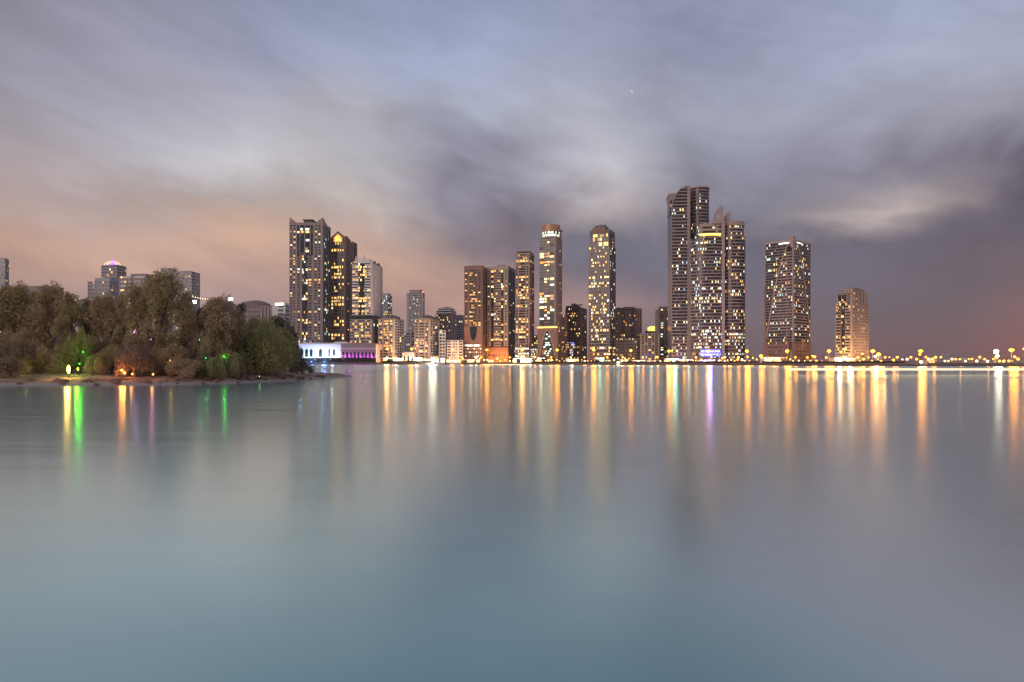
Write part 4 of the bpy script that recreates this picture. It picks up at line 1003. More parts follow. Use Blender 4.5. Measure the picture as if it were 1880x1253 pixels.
for i in range(14):
    a = pi * i / 13; mb = MB(); rr_ = 17
    for rr_ in (15, 10):
        x, y, z = cx_ - rr_ * cos(a), cy_ - 4, zc + 1 + rr_ * .5 * sin(a)
        mb.prism([(x - .7, y - .7), (x + .7, y - .7), (x + .7, y + .7), (x - .7, y + .7)], z, z + 3.0, top=[(x - .1, y), (x + .1, y), (x + .1, y + .1), (x - .1, y + .1)])
    mb.build('crown_spike', CRL, T.root)
mb = MB(); mb.tube([(cx_, cy_, zc), (cx_, cy_, zc + 8), (cx_, cy_, zc + 13)], [5.5, 4.2, .6], 10); mb.tube([(cx_, cy_, zc + 13), (cx_, cy_, zc + 18)], .4, 5); mb.build('purple_beacon', PURP, T.root); T.done()
T = far_block('apartment_block', 'hazy pink block with lit windows below the purple-beaconed hotel', 161, 201, 221, 1230, 10, 517, 22, [('W', 20, 9)], HAZEW, .22, roof=[(.28, .98, .1, .9, 517, 510)]); T.done()
T = far_block('office_block', 'pinkish hazy office block with long balconies right of the purple-beaconed hotel', 218, 268, 278, 1200, 6, 507, 20, [('P', 2), ('b', 12, 5), ('P', 4), ('b', 12, 5), ('P', 2)], PINK, .2, roof=[(.42, .98, .1, .9, 507, 502.5)]); T.done()
T = far_block('office_tower', 'pale blue-grey tower with dark flat cap above the tallest tree', 285, 316, 325, 1250, 6, 499, 26, [('P', 6), ('r', 8, 3), ('P', 6)], HAZEW, .06, roof=[(.35, 1, .05, .9, 499, 495), (.3, 1.04, .0, .95, 495, 493)], cat='tower'); T.done()
T = far_block('residential_tower', 'hazy residential tower with blue-grey bays right of the tallest tree', 318, 352, 367, 1180, 12, 500, 28, [('r', 6, 3), ('P', 2), ('r', 3, 1), ('P', 4), ('W', 8, 4)], HAZEW, .12, roof=[(.1, .8, .1, .9, 500, 497)], cat='tower'); T.done()
T = far_block('dome_hall', 'low hall with shallow brown dome above the trees left of the ribbed hall', 430, 488, None, 900, 0, 562, 12, [('W', 30, 14)], PINK, .06)
mb = MB(); x, y = T.pt(.5, .5); mb.ball((x, y + 8, T.z(563)), 21, 24, 6, sz=.46, half=True); mb.build('dome', BROWN, T.root, smooth=True); T.done()
T = far_block('dome_hall', 'second shallow dome roof just left of the floodlit one above the trees', 380, 424, None, 930, 0, 566, 12, [('W', 24, 12)], PINK, .04)
mb = MB(); x, y = T.pt(.5, .5); mb.ball((x, y + 8, T.z(566)), 18, 24, 6, sz=.6, half=True); mb.build('dome', BROWN, T.root, smooth=True); T.done()
T = far_block('ribbed_hall', 'cream block with tall vertical ribs above the dark tree', 478, 512, None, 860, 0, 563, 10, [('P', 1.4), ('g', 1), ('P', 1.4), ('g', 1), ('P', 1.4), ('g', 1), ('P', 1.4), ('g', 1), ('P', 1.4), ('g', 1), ('P', 1.4)], BEIGE, .03); T.done()
T = far_block('office_block', 'pale block with floodlit roof edge touching the tallest left tower', 500, 524, 534, 840, 4, 561, 14, [('P', 3), ('r', 3, 2), ('P', 1)], WHITE, .05, 'cool', segs2=[('r', 8, 3)], roof=[(.1, .9, .1, .9, 561, 556)])
mb = MB(); x, y = T.pt(.55, .02)
mb.box(x, y - 1, T.z(560.5), 9, .6, 2.2); mb.build('roof_floodlight', emit('flood_white_green', (.92, 1, .80), 6), T.root); T.done()
def mast(lbl, px, D, py_top, w_, mat, name='floodlight_mast'):
    r_ = thing(name, lbl, 'floodlight', (X(px, D), D, 1.9)); x, y = X(px, D), D; zt = Z(py_top, D)
    mb = MB(); mb.tube([(x, y, 1.9), (x, y, zt - 1)], [.45, .25], 8); mb.build('mast_pole', STEEL, r_)
    mb = MB(); mb.box(x, y, zt - 1.2, w_ * 1.05, .5, 2.6); mb.build('lamp_rack', STEEL, r_)
    for k in range(6):
        mb = MB(); mb.ball((x + (k % 3 - 1) * w_ * .33, y - .45, zt - .6 + (k // 3) * 1.4), w_ * .17, 8, 5); mb.build('floodlight_lamp', mat, r_)
    return r_
mast('bright white floodlight on mast above the trees left of the dome', 423.5, 700, 550, 4.8, LAMPW)
mast('tall white floodlight standing behind right edge of the tallest tree', 357.5, 500, 555, 2.6, LAMPW)
r_ = thing('festoon_lights', 'sloping string of small warm bulbs leading away from floodlight by tallest tree', 'string lights', (X(350, 800), 800, 1.9))
mb = MB(); pts = [(X(350 + i * 4.5, 800), 800, Z(544 + i * .75 + 1.2 * sin(pi * i / 9), 800)) for i in range(10)]
mb.tube(pts, .12, 4); mb.build('cable', STEEL, r_)
for x, y, z in pts: mb = MB(); mb.ball((x, y - .4, z), .62, 6, 4); mb.build('bulb', emit('bulb_warm', (1, .7, .35), 3) if 'bulb_warm' not in MATS else MATS['bulb_warm'], r_)
for x, y, z in (pts[0], pts[-1]): mb = MB(); mb.tube([(x, y, 1.9), (x, y, z)], .2, 5); mb.build('support_pole', STEEL, r_)

# ================================================================== street life on the far bank
PADH = 1.95
def lamp_post(px, py, D, mat, col, power, lbl, grp, r=1.35, arms=True):
    x, y, zt = X(px, D), D, Z(py, D)
    t = thing('street_lamp', lbl, 'street lamp', (x, y, PADH), 0, grp)
    mb = MB(); mb.tube([(x, y, PADH), (x, y, zt - .3)], [.22, .12], 6); mb.build('pole', STEEL, t)
    mb = MB()
    for k in range(4):
        a = k * pi / 2 + .4; mb.tube([(x, y, zt - .2), (x + cos(a) * r * .75, y + sin(a) * r * .75, zt + .1)], .08, 4)
        mb.ball((x + cos(a) * r * .8, y + sin(a) * r * .8, zt), r * .42, 8, 5, sz=.6)
    mb.ball((x, y, zt), r * .8, 10, 6)
    mb.build('lamp_head', mat, t)
    l = bpy.data.lights.new('lamp_glow', 'POINT'); l.energy = power; l.color = col; l.shadow_soft_size = r * 1.7
    lo_ = bpy.data.objects.new('lamp_glow', l); C.objects.link(lo_); lo_.parent = t; lo_.location = (0, -r * 1.6, zt - PADH)
    return t
OC = (1, .33, .03); WC = (1, .88, .68)
G1 = 'tall amber street lamps along the waterfront'
lamps = [
 (711, 641, 'in front of the left mid-rise block'), (756, 641, 'before the right mid-rise block'), (831, 642, 'before the low white balcony block'), (894, 643, 'between brown sign tower and beige tower'),
 (959, 643, 'before the slender framed tower'), (1023, 643, 'at right edge of the pointed arch podium'), (1090, 643, 'before the striped garden tower'), (1158, 644, 'before the broad brown block'),
 (1228, 645, 'left of the tallest striped tower'), (1300, 645, 'before the blue-lit signboard'), (1371, 645, 'just right of the curved twin towers'), (1397, 654, 'low, left of the corner-on glass tower'),
 (1445, 645, 'before the corner-on glass tower'), (1522, 645, 'left of the domed hotel'), (1602, 645, 'immediately right of the domed hotel'), (1613, 651, 'second and lower right of the domed hotel'),
 (1690, 645, 'alone among palms far right'), (1857, 643, 'near the right border beyond the ramp'), (1883, 641, 'cut by the right border')]
for px, py, lb in lamps:
    D = shore(px) + 26
    lamp_post(px, py, D, LAMPO, OC, 10500, 'amber street lamp ' + lb, G1)
for px, py, lb in ((1234, 644, 'small amber lamp beside the big one left of the tallest tower'), (1372, 655.5, 'low amber lamp under the one right of the twin towers'), (1496, 655.5, 'low amber lamp among palms right of the corner-on tower'),
                   (1492, 654, 'small amber lamp at the foot of the corner-on tower'), (1516, 656.5, 'low amber lamp below left of the domed hotel'), (1583, 650, 'small amber lamp against the side of the domed hotel'),
                   (1688.5, 651, 'lower amber lamp under the lone far right one'), (1640, 661, 'low amber globe lamp behind palms right of the hotel'), (1712, 659, 'low yellow lamp cluster right of the lone lamp'), (1425, 661.5, 'low globe lamp before the corner-on tower podium')):
    lamp_post(px, py, shore(px) + 30, LAMPO, OC, 5000, lb, 'small low amber lamps', r=.75)
for px, lb in ((722, 'under the left mid-rise block'), (768, 'under the right mid-rise block'), (848, 'left of brown sign tower'), (884, 'at right foot of brown sign tower'), (936, 'at right foot of beige tower'), (982, 'left of the pointed arch'), (1012, 'right part of the pointed arch podium'), (1048, 'under the dark blue-lit tower'), (1073, 'right of the dark blue-lit tower'), (1115, 'at right foot of the striped garden tower'), (1143, 'at left foot of the broad brown block'), (1180, 'left of the ribbed pale block'), (1207, 'right of the ribbed pale block'), (1256, 'under the tallest tower'), (1278, 'between the twin curved towers'), (1330, 'right of the blue-lit signboard'), (1356, 'under the round wing'), (1410, 'left foot of corner-on tower'), (1460, 'right foot of corner-on tower'), (1482, 'outer right foot of corner-on tower'), (1548, 'at left foot of domed hotel'), (1575, 'at right foot of domed hotel')):
    lamp_post(px, 656.5, shore(px) + 46, LAMPO, OC, 4500, 'added amber wash lamp ' + lb, 'added amber wash lamps at the tower feet', r=.8)  # row of lamps added to wash the tower feet in orange
for px, lb in ((572, 'left'), (596, 'right')):
    D = shore(px) + 12; t = thing('ground_floodlight', 'blue ground floodlight on the bank before the white palace, ' + lb + ' one of two', 'floodlight', (X(px, D), D, 2.0))
    mb = MB(); mb.box(X(px, D), D, 1.9, .8, .5, .5); mb.build('housing', DARKM, t); mb = MB(); mb.ball((X(px, D), D, 2.7), .45, 8, 5, sz=.7); mb.build('lens', emit('flood_blue' + lb, (.2, .35, 1), 4), t)
    l = bpy.data.lights.new('flood_glow', 'POINT'); l.energy = 9000; l.color = (.16, .32, 1); l.shadow_soft_size = 2.2
    lo_ = bpy.data.objects.new('flood_glow', l); C.objects.link(lo_); lo_.parent = t; lo_.location = (0, -1.2, 2.6)
for px, py, pw, r, lb in ((795, 660.5, 26000, 2.3, 'very bright white floodlight at the water edge before the right mid-rise block'), (1135, 666, 5000, 1.1, 'bright white lamp low at the water edge before the broad brown block'), (710, 658, 5000, 1.3, 'white lamp low before the left mid-rise block'),
                       (1607, 655, 2500, .8, 'white lamp between the two amber ones right of the hotel'), (1831, 654, 3500, .9, 'white lamp on short mast near the ramp at far right'), (1829, 645, 1500, 1.2, 'lit lantern top of the short tower near the ramp'), (874, 656.5, 1500, .9, 'round white globe lamp before the brown sign tower'), (1691, 665, 1500, .7, 'small white lamp under the lone amber lamps')):
    D = shore(px) + (9 if py > 659 else 26)
    lamp_post(px, py, D, LAMPW, WC, pw * 1.2, lb, 'white lamps on the waterfront', r=r)
# low ground lights added along promenade and road to fill the glow band
FILLA = emit('added_light_amber', (1, .45, .08), 2.6); FILLW = emit('added_light_white', (1, .86, .6), 2.6)
near = [(700, 'by the left mid-rise block'), (795, 'by the starry floodlight'), (870, 'by the brown sign tower'), (930, 'by the beige tower'), (1005, 'by the pointed glass arch'), (1055, 'by the dark blue-lit tower'), (1105, 'by the striped garden tower'), (1155, 'by the broad brown block'), (1200, 'by the ribbed pale block'), (1250, 'by the tallest tower'), (1305, 'by the blue-lit signboard'), (1350, 'by the round wing'), (1385, 'by the gap right of the twin towers'), (1440, 'by the corner-on tower'), (1500, 'by the gap left of the domed hotel'), (1560, 'by the domed hotel'), (1620, 'by the lamps right of the hotel'), (1680, 'by the lone far right lamp'), (1760, 'by the low white shed'), (1850, 'by the road ramp')]
cnt = {}
px = 702; b0 = None
while px < 1872:
    D = shore(px) + rnd.choice([17, 24, 31]); x = X(px, D); wh = rnd.random() < .22
    nm_ = min(near, key=lambda q: abs(q[0] - px))[1]; ky = (nm_, wh); cnt[ky] = cnt.get(ky, 0) + 1
    ordn = ['first', 'second', 'third', 'fourth', 'fifth', 'sixth', 'seventh', 'eighth', 'ninth', 'tenth', 'eleventh', 'twelfth'][min(11, cnt[ky] - 1)]
    t = thing('added_ground_light', ordn + ' from left of the added ' + ('white' if wh else 'amber') + ' ground lights ' + nm_.replace('the ', ''), 'added ground light', (x, D, PADH), 0, 'added small ground lights along the promenade')
    hb = rnd.choice([.9, 1.0, 2.2, 3.4])
    mb = MB(); mb.tube([(x, D, PADH), (x, D, PADH + hb)], .08, 5); mb.build('post', DARKM, t)
    mb = MB(); mb.ball((x, D, PADH + hb + .3), rnd.uniform(.4, .85), 8, 5); mb.build('lamp_glass', FILLW if wh else FILLA, t)
    if rnd.random() < .3:
        l = bpy.data.lights.new('added_ground_glow', 'POINT'); l.energy = 900; l.color = (1, .42, .07); l.shadow_soft_size = .5
        lo_ = bpy.data.objects.new('added_ground_glow', l); C.objects.link(lo_); lo_.parent = t; lo_.location = (0, -.9, hb + .4)
    px += rnd.uniform(5, 11)
# shop fronts at street level
def shop(pa, pb, pt, mat, lbl, off=44, pb_=664):
    pt = pt + 1.6 + rnd.uniform(-.8, 1.0); D = shore((pa + pb) / 2) + off; x0, x1 = X(pa, D), X(pb, D); zt = Z(pt, D); z0 = PADH
    t = thing('shop', lbl, 'shop', ((x0 + x1) / 2, D, z0))
    mb = MB(); mb.box((x0 + x1) / 2, D + 4, z0, x1 - x0, 8, zt - z0 - .2); mb.build('shop_wall', CONC, t)
    n = max(1, round((x1 - x0) / 3.2)); w_ = (x1 - x0) / n
    fm = None
    for i in range(n):
        mb = MB(); a = x0 + i * w_ + .15; b = x0 + (i + 1) * w_ - .15
        mb.box((a + b) / 2, D - .06, z0 + .25, b - a, .08, zt - z0 - 1.1); mb.build('lit_shopfront', rnd.choice([mat, mat, mat, LW[3], LW[0], GLASS]), t)
        mb = MB(); mb.box(a - .15, D - .15, z0, .22, .3, zt - z0 - .6); mb.build('mullion', DARKM, t)
    mb = MB(); mb.box((x0 + x1) / 2, D - .5, zt - .75, x1 - x0 + .6, 2.2, .5); mb.build('canopy', WHITE, t)
    return t
shops = [
 (699, 708, 656.5, SHOPW, 'small bright shopfront left of the left mid-rise entrance'), (716, 745, 655.5, SHOPW, 'long row of warm white shopfronts under the left mid-rise block'), (752, 775, 654, SHOPC, 'bright blue-white shopfront under the right mid-rise block'),
 (777, 790, 657, SHOPW, 'warm bright shopfront left of the starry floodlight'), (799, 806, 656, SHOPW, 'warm shopfront right of the starry floodlight'), (809, 817, 655.5, SHOPC, 'small cool white kiosk below the narrow white block'), (820, 846, 658.5, SHOPW, 'low glowing shopfront under the low white balcony block'),
 (851, 881, 658, SHOPW, 'white glowing entrance under the brown sign tower'), (896, 906, 658, SHOPC, 'bluish shopfront under the beige tower'), (942, 975, 655, SHOPW, 'dazzling wide shopfront below the slender framed tower'), (986, 1000, 655, SHOPW, 'bright entrance beneath the pointed glass arch'),
 (1001, 1016, 659, SHOPW, 'low warm shopfront right of the pointed arch'), (1040, 1062, 658, SHOPW, 'lit canopy hall below the dark blue-lit tower'), (1068, 1077, 660, SHOPC, 'small white shopfront right of the lit canopy hall'), (1093, 1109, 655, SHOPT, 'turquoise-signed shopfront under the striped garden tower'),
 (1119, 1132, 661, SHOPO, 'amber shopfront right of the turquoise sign'), (1139, 1153, 657, SHOPO, 'orange-lit pavilion before the broad brown block'), (1161, 1184, 660, SHOPC, 'long white shopfront left of the ribbed pale block'), (1188, 1204, 660, SHOPC, 'long white shopfront under the ribbed pale block'),
 (1211, 1221, 661, SHOPO, 'amber shopfront at foot of the narrow dark tower'), (1223, 1232, 657.5, SHOPW, 'square white shopfront at left foot of the tallest tower'), (1234, 1247, 658, SHOPC, 'bright cool shopfront under the tallest tower'), (1248, 1258, 659, SHOPT, 'green-white shopfront beside the palm under the tallest tower'), (1261, 1269, 657.5, SHOPW, 'square white shopfront between the twin curved towers'),
 (1287, 1310, 659, SHOPC, 'low bluish shopfront under the blue-lit signboard'), (1329, 1337, 661, SHOPW, 'two small lit doors under the round wing'), (1345, 1365, 662, SHOPO, 'amber row under the round wing'), (1403, 1440, 654.5, SHOPW, 'long white-edged canopy at foot of the corner-on tower'),
 (1532, 1550, 655, SHOPC, 'dazzling white shopfront at left foot of the domed hotel'), (1553, 1568, 655.5, SHOPW, 'dazzling white shopfront under corner of the domed hotel'), (1704, 1716, 658.5, SHOPO, 'small yellow pavilion among palms far right')]
for pa, pb, pt, m, lb in shops: shop(pa, pb, pt, m, lb)
def glow(px, py, D, c, e, r=1.5, nm='shop_glow', par=None):
    l = bpy.data.lights.new(nm, 'POINT'); l.energy = e; l.color = c; l.shadow_soft_size = r
    o = bpy.data.objects.new(nm, l); C.objects.link(o); o.location = (X(px, D), D, Z(py, D)); return o
for px, c, e in ((728, WC, 9000), (764, (.8, .9, 1), 9000), (958, WC, 9000), (975, (.9, .9, 1), 5000), (993, WC, 6000), (865, WC, 5000), (1050, WC, 4000), (1101, (.5, 1, .75), 4500), (1172, (1, .9, .8), 3000), (1196, (1, .9, .8), 3000), (1228, WC, 4500), (1240, (.4, 1, .72), 22000), (1265, WC, 4500), (1304, (.18, .15, 1), 45000), (1420, WC, 3000), (1541, (.85, .9, 1), 9000), (1560, WC, 9000), (1340, (1, .4, .08), 7000)):
    glow(px, 658, shore(px) + 38, c, e * .8)
# low parapet rail, hedge
HEDGE = plain('hedge_leaves', (.035, .045, .022), .9, var=.4)
def hedge(lbl, pa, pb, off, h, dens=5):
    mb = MB(); D0 = shore(pa) + off; x0 = X(pa, D0); t = int((pb - pa) * dens)
    for i in range(t):
        px = pa + (pb - pa) * rnd.random(); D = shore(px) + off + rnd.uniform(-1, 1); x = X(px, D); z = PADH + rnd.uniform(0, h); a = rnd.uniform(0, pi); r_ = rnd.uniform(.25, .55)
        mb.quad((x - r_ * cos(a), D - r_ * sin(a), z - r_ * .5), (x + r_ * cos(a), D + r_ * sin(a), z - r_ * .5), (x + r_ * cos(a) * .8, D + r_ * sin(a), z + r_), (x - r_ * cos(a) * .8, D - r_ * sin(a), z + r_))
    o = mb.build('hedge', HEDGE); setp(o, lbl, 'hedge'); return o
hedge('long dark clipped hedge in front of the white and magenta palace', 548, 690, 16, 4.3, 34)
hedge('low warm-lit hedge before the mid-rise shopfronts', 700, 792, 14, 1.3, 16)
hedge('low shrubs along promenade from brown tower to twin towers', 980, 1390, 13, .9, 9)
hedge('low shrubs along promenade right of the twin towers', 1400, 1660, 13, .9, 9)
# palms
TRUNK = plain('palm_trunk', (.13, .09, .06), .9, var=.3); FROND = plain('palm_frond', (.05, .06, .03), .8, var=.3)
def palm_mesh(seed):
    r3 = random.Random(seed); h = 5.2
    t = MB(); pts = [(sin(i * .6 + seed) * .06 * i, 0, h * i / 6) for i in range(7)]; t.tube(pts, [.26, .21, .19, .18, .17, .19, .24], 7)
    top = pts[-1]; fr = []
    for k in range(22):
        a = 2 * pi * k / 22 + r3.uniform(-.1, .1); el_ = R(r3.choice([65, 40, 15, -10, 25])); L = r3.uniform(2.2, 2.9)
        f = MB(); p = [top]; vx, vz = cos(el_), sin(el_)
        for j in range(5):
            q = p[-1]; p.append((q[0] + cos(a) * vx * L / 5, q[1] + sin(a) * vx * L / 5, q[2] + vz * L / 5)); vz -= .28; l = math.hypot(vx, vz); vx /= l; vz /= l
        sxx, syy = -sin(a), cos(a)
        for j in range(5):
            w0 = .42 * (1 - abs(j - 1.8) / 4)
            for sgn in (-1, 1):
                for hh in (0, .5):
                    A0 = tuple(p[j][i] + (p[j + 1][i] - p[j][i]) * hh for i in range(3)); B0 = tuple(p[j][i] + (p[j + 1][i] - p[j][i]) * (hh + .4) for i in range(3))
                    tip = (B0[0] + sxx * sgn * w0 + cos(a) * .15, B0[1] + syy * sgn * w0 + sin(a) * .15, B0[2] - .22)
                    f.v += [A0, B0, tip]; i0 = len(f.v); f.f.append((i0 - 3, i0 - 2, i0 - 1)); f.m.append(0)
        fr.append(f)
    return t, fr
PALMS = []
palm_list = [(857, 648), (866, 650), (891, 652), (908, 651), (1003, 652), (1034, 650), (1038, 653), (1124, 651), (1157, 650), (1161, 654), (1216, 655), (1248, 653), (1280, 647), (1311, 650), (1344, 650), (1352, 653), (1379, 653), (1410, 655), (1418, 647), (1443, 650), (1446, 655), (1466, 648), (1476, 656), (1513, 653), (1548, 656), (1585, 652), (1618, 655), (1630, 658), (1648, 655), (1659, 656), (1690, 653), (1698, 655), (1728, 658), (1758, 655), (1800, 661), (1832, 660), (1840, 659)]
where = {857: 'leftmost before the brown sign tower', 866: 'second before the brown sign tower', 891: 'between the brown and the beige tower', 908: 'before the orange podium of the beige tower', 1003: 'before the pointed glass arch', 1034: 'right of the arch tower', 1038: 'shorter, right of the arch tower', 1124: 'at right foot of the striped garden tower', 1157: 'under the lamp before the broad brown block', 1161: 'shorter, before the broad brown block', 1216: 'before the narrow dark tower', 1248: 'before green-white shopfront of the tallest tower', 1280: 'tall, left of the blue-lit signboard', 1311: 'before the blue-lit signboard', 1344: 'under the round wing', 1352: 'second under the round wing', 1379: 'right of the twin towers', 1410: 'at left foot of the corner-on tower', 1418: 'tall, before the corner-on tower', 1443: 'tall, under corner-on tower lamp', 1446: 'short, under corner-on tower lamp', 1466: 'before right side of the corner-on tower', 1476: 'short, right of the corner-on tower', 1513: 'midway between corner-on tower and hotel', 1548: 'against the dazzling hotel shopfront', 1585: 'before right side of the domed hotel', 1618: 'just right of the lower hotel lamp', 1630: 'second right of the hotel lamps', 1648: 'third right of the hotel lamps', 1659: 'round-headed, right of the hotel', 1690: 'under the lone far right lamp', 1698: 'beside the lone far right lamp', 1728: 'low, right of the lone lamp', 1758: 'taller one left of the low white shed', 1800: 'small, before the ramp', 1832: 'small, under the lantern tower', 1840: 'small, right of the lantern tower'}
pv = []
for s_ in range(3):
    t, fr = palm_mesh(s_)
    r_ = bpy.data.objects.new('palm_tree', None); C.objects.link(r_)
    parts = [t.build('trunk', TRUNK, r_)] + [f.build('frond', FROND, r_) for f in fr]
    pv.append((r_, parts))
for i, (px, pt) in enumerate(palm_list):
    D = shore(px) + 19 + (i % 3) * 2; src, parts = pv[i % 3]
    if i < 3: r_ = src
    else:
        r_ = src.copy(); C.objects.link(r_)
        for q in parts: copy_obj(q, r_)
    hgt = Z(pt, D) - PADH; s_ = hgt / 6.6
    r_.location = (X(px, D), D, PADH); r_.scale = (s_ * 1.15, s_ * 1.15, s_); r_.rotation_euler = (0, 0, i * 1.7)
    setp(r_, 'dark palm tree ' + where[px], 'palm tree', 'palms along the far promenade')

# far right: shed, ramp, lantern tower
T = Tower('shed', 'low white shed far right beyond the palms', 1770, 1791, None, 700, 0, 20, cat='building'); T.body(WHITE, T.z(657.5)); T.ring([T.A, T.B], T.z(658), T.z(657.3), .4, PINK, 'eaves')
for i in range(4): T.panel(T.A, T.B, [(1 + i * 2.8, 1.9), (2.6 + i * 2.8, 1.9), (2.6 + i * 2.8, 4.2), (1 + i * 2.8, 4.2)], .02, .08, GREYW, 'door_panel')
T.done()
T = Tower('apartment_block', 'faint pale block on the horizon right of the lone lamps', 1736, 1760, None, 1400, 0, 20, cat='building'); T.body(HAZEW, T.z(655)); T.roofbox(.0, .3, 0, .9, T.z(655), T.z(649), HAZEW, 'roof_tier'); T.ring([T.A, T.B], T.z(657), T.z(656), .4, PINK, 'string_course'); T.done()
T = Tower('villa', 'low sand-coloured villa with amber light near the ramp', 1796, 1815, None, 620, 0, 14, cat='building'); T.body(BEIGE, T.z(659)); T.roofbox(.2, .8, .1, .8, T.z(659), T.z(657), BEIGE, 'roof_tier')
for i in range(4): T.panel(T.A, T.B, [(1 + i * 2.2, 3), (2 + i * 2.2, 3), (2 + i * 2.2, 5), (1 + i * 2.2, 5)], .02, .08, LW[0], 'window')
T.done()
t = thing('road_ramp', 'long low road ramp rising toward the right border', 'bridge', (X(1780, 520), 520, 2))
mb = MB(); mb.strip([(X(1735, 520), 520), (X(1820, 500), 500), (X(2100, 470), 470)], 1.9, 2.4, -9, 0, z1e=9.5); mb.build('ramp_body', CONC, t)
mb = MB(); mb.strip([(X(1735, 520), 520), (X(1820, 500), 500), (X(2100, 470), 470)], 2.35, 3.1, .02, .35, z0e=9.5, z1e=10.2); mb.build('parapet', REDR, t)
t = thing('lantern_tower', 'short round tower with glowing lantern at far right', 'tower', (X(1829, 430), 430, 1.9)); x, y = X(1829, 430), 430
mb = MB(); mb.tube([(x, y, 1.9), (x, y, Z(655, 430))], [1.6, 1.1], 10); mb.build('shaft', BEIGE, t)
mb = MB(); mb.tube([(x, y, Z(650, 430)), (x, y, Z(643, 430))], 1.3, 10); mb.build('lantern', emit('lantern_amber', (1, .6, .25), 3), t)

# boat light trails built as glowing tubes; posts and floats are added
def add_light_trail(lbl, p0, p1, D, z, col, s, r_, grp):
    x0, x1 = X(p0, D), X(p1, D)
    t = thing('light_trail', lbl, 'light trail', (x0, D, 0), 0, grp)
    mb = MB(); mb.tube([(x0, D, z), (x1, D, z)], r_, 8); mb.build('trail_tube', emit('trail_light_' + str(p0), col, s, 'AUTO'), t)
    k = 0; x = x0; f0 = None
    while x <= x1:
        if f0 is None:
            mb = MB(); mb.tube([(x, D, .15), (x, D, z)], .035, 5); f0 = mb.build('post', DARKM, t, at=(x, D, 0))
            mb = MB(); mb.ball((x, D, .02), .22, 8, 5, sz=.6); g0 = mb.build('float', DARKM, t, at=(x, D, 0))
        else:
            copy_obj(f0, t, off=(x - x0, 0, 0)); copy_obj(g0, t, off=(x - x0, 0, 0))
        x += max(4, (x1 - x0) / 40)
add_light_trail('long thin warm white light trail of a passing boat just above the water at right', 1443, 2300, 160, 1.12, (1, .70, .32), 2.6, .15, 'light trails over the water')
add_light_trail('short thin warm light trail at the water edge before the beige tower', 886, 976, 560, .55, (1, .68, .33), 2, .24, 'light trails over the water')
t = thing('boulders', 'pale lit boulders at the water edge right of the starry floodlight', 'rocks', (X(840, 630), 630, 0), 0)
rr = random.Random(9)
for k in range(12):
    px = rr.uniform(829, 852) if k < 9 else rr.uniform(800, 812); D = 632 + rr.uniform(-1.5, 3); mb = MB(); r_ = rr.uniform(1.0, 2.1); x = X(px, D)
    mb.ball((x, D, .3 + rr.uniform(0, .9)), r_, 7, 5, sz=.7); mb.v = [(a + rr.uniform(-.2, .2), b + rr.uniform(-.2, .2), c + rr.uniform(-.2, .2)) for a, b, c in mb.v]; mb.build('boulder', WHITE, t)
# ================================================================== wooded island at the left
ISF = [(-400, 80), (0, 82), (120, 83), (250, 85), (330, 86.5), (430, 92), (500, 98), (550, 105), (590, 114), (625, 124), (650, 134)]
def isl_front(px):
    for (a, da), (b, db) in zip(ISF, ISF[1:]):
        if px <= b: return da + (db - da) * (px - a) / (b - a)
    return 134
def isl_back(px):
    if px < 540: return 190
    return 190 + (134.2 - 190) * ((px - 540) / 110) ** .8
ISM, ib = new_mat('mud_bank'); p = objcoord()
nA = noise(p, .35, 5, .6); nB = noise(p, 2.5, 4, .6)
sp = E.nt.nodes.new('ShaderNodeSeparateXYZ'); E.nt.links.new(p, sp.inputs[0])
mpp = E.nt.nodes.new('ShaderNodeMapping'); mpp.inputs['Scale'].default_value = (.25, 1.2, 3); E.nt.links.new(p, mpp.inputs[0]); nC = noise(mpp.outputs[0], 1.0, 4, .6)
c1 = mixc(smooth(nC, .4, .62), (.24, .135, .085), (.42, .28, .195)); c1 = mixc(smooth(nB, .52, .68), c1, (.09, .05, .035))
c1 = mixc(smooth(E(sp.outputs[2]) + (nA - .5) * .35, .42, .22), c1, (.30, .26, .23))
E.nt.links.new(c1, ib.inputs['Base Color']); ib.inputs['Roughness'].default_value = .75
bp = E.nt.nodes.new('ShaderNodeBump'); bp.inputs['Strength'].default_value = 1; bp.inputs['Distance'].default_value = .15; E.nt.links.new(nB.s, bp.inputs['Height']); E.nt.links.new(bp.outputs[0], ib.inputs['Normal'])
rs = np.random.RandomState(3)
def fbm(x, y):
    v = 0
    for i, (fx, fy, a) in enumerate(((.11, .25, 1), (.31, .6, .5), (.7, 1.3, .3), (1.7, 2.7, .18))):
        v += a * sin(x * fx + 1.3 * i + sin(y * fy * .7) * 1.5) * cos(y * fy + 2.1 * i + sin(x * fx * 1.3))
    return v
def isl_h(px, t):
    """height over the island, t metres in from the waterline"""
    D = isl_front(px) + t; x = X(px, D)
    b = max(0, isl_back(px) - D)
    edge = min(t, b * 1.5)
    u_ = min(1, max(0, (px - 500) / 80)); h = -.35 + .5 * min(1, edge / 1.2) + 1.35 * (1 - .72 * u_ * u_ * (3 - 2 * u_)) * (1 - math.exp(-max(0, edge - .8) / 6))
    h += .13 * fbm(x, D) * min(1, edge / 3)
    if px < 330: h += -.05
    if 1.5 < edge: h += .12 * (fbm(x * 2.1, D * 3.1) > .2)
    return h
mb = MB(); NX = 300; ts = [-1.5, -.6, 0, .4, .9, 1.4, 2, 2.7, 3.5, 4.4, 5.4, 6.5, 7.7, 9, 10.5, 12, 14, 17, 20, 25, 32, 42, 60, 105]
ppx = [-400 + (652 + 400) * i / NX for i in range(NX + 1)]
for px in ppx:
    fr = isl_front(px); bk = isl_back(px)
    for t_ in ts:
        D = min(fr + t_, bk + 1.2); mb.v.append((X(px, D) + rnd.uniform(-.05, .05), D, isl_h(px, D - fr) if D < bk + 1 else -.4))
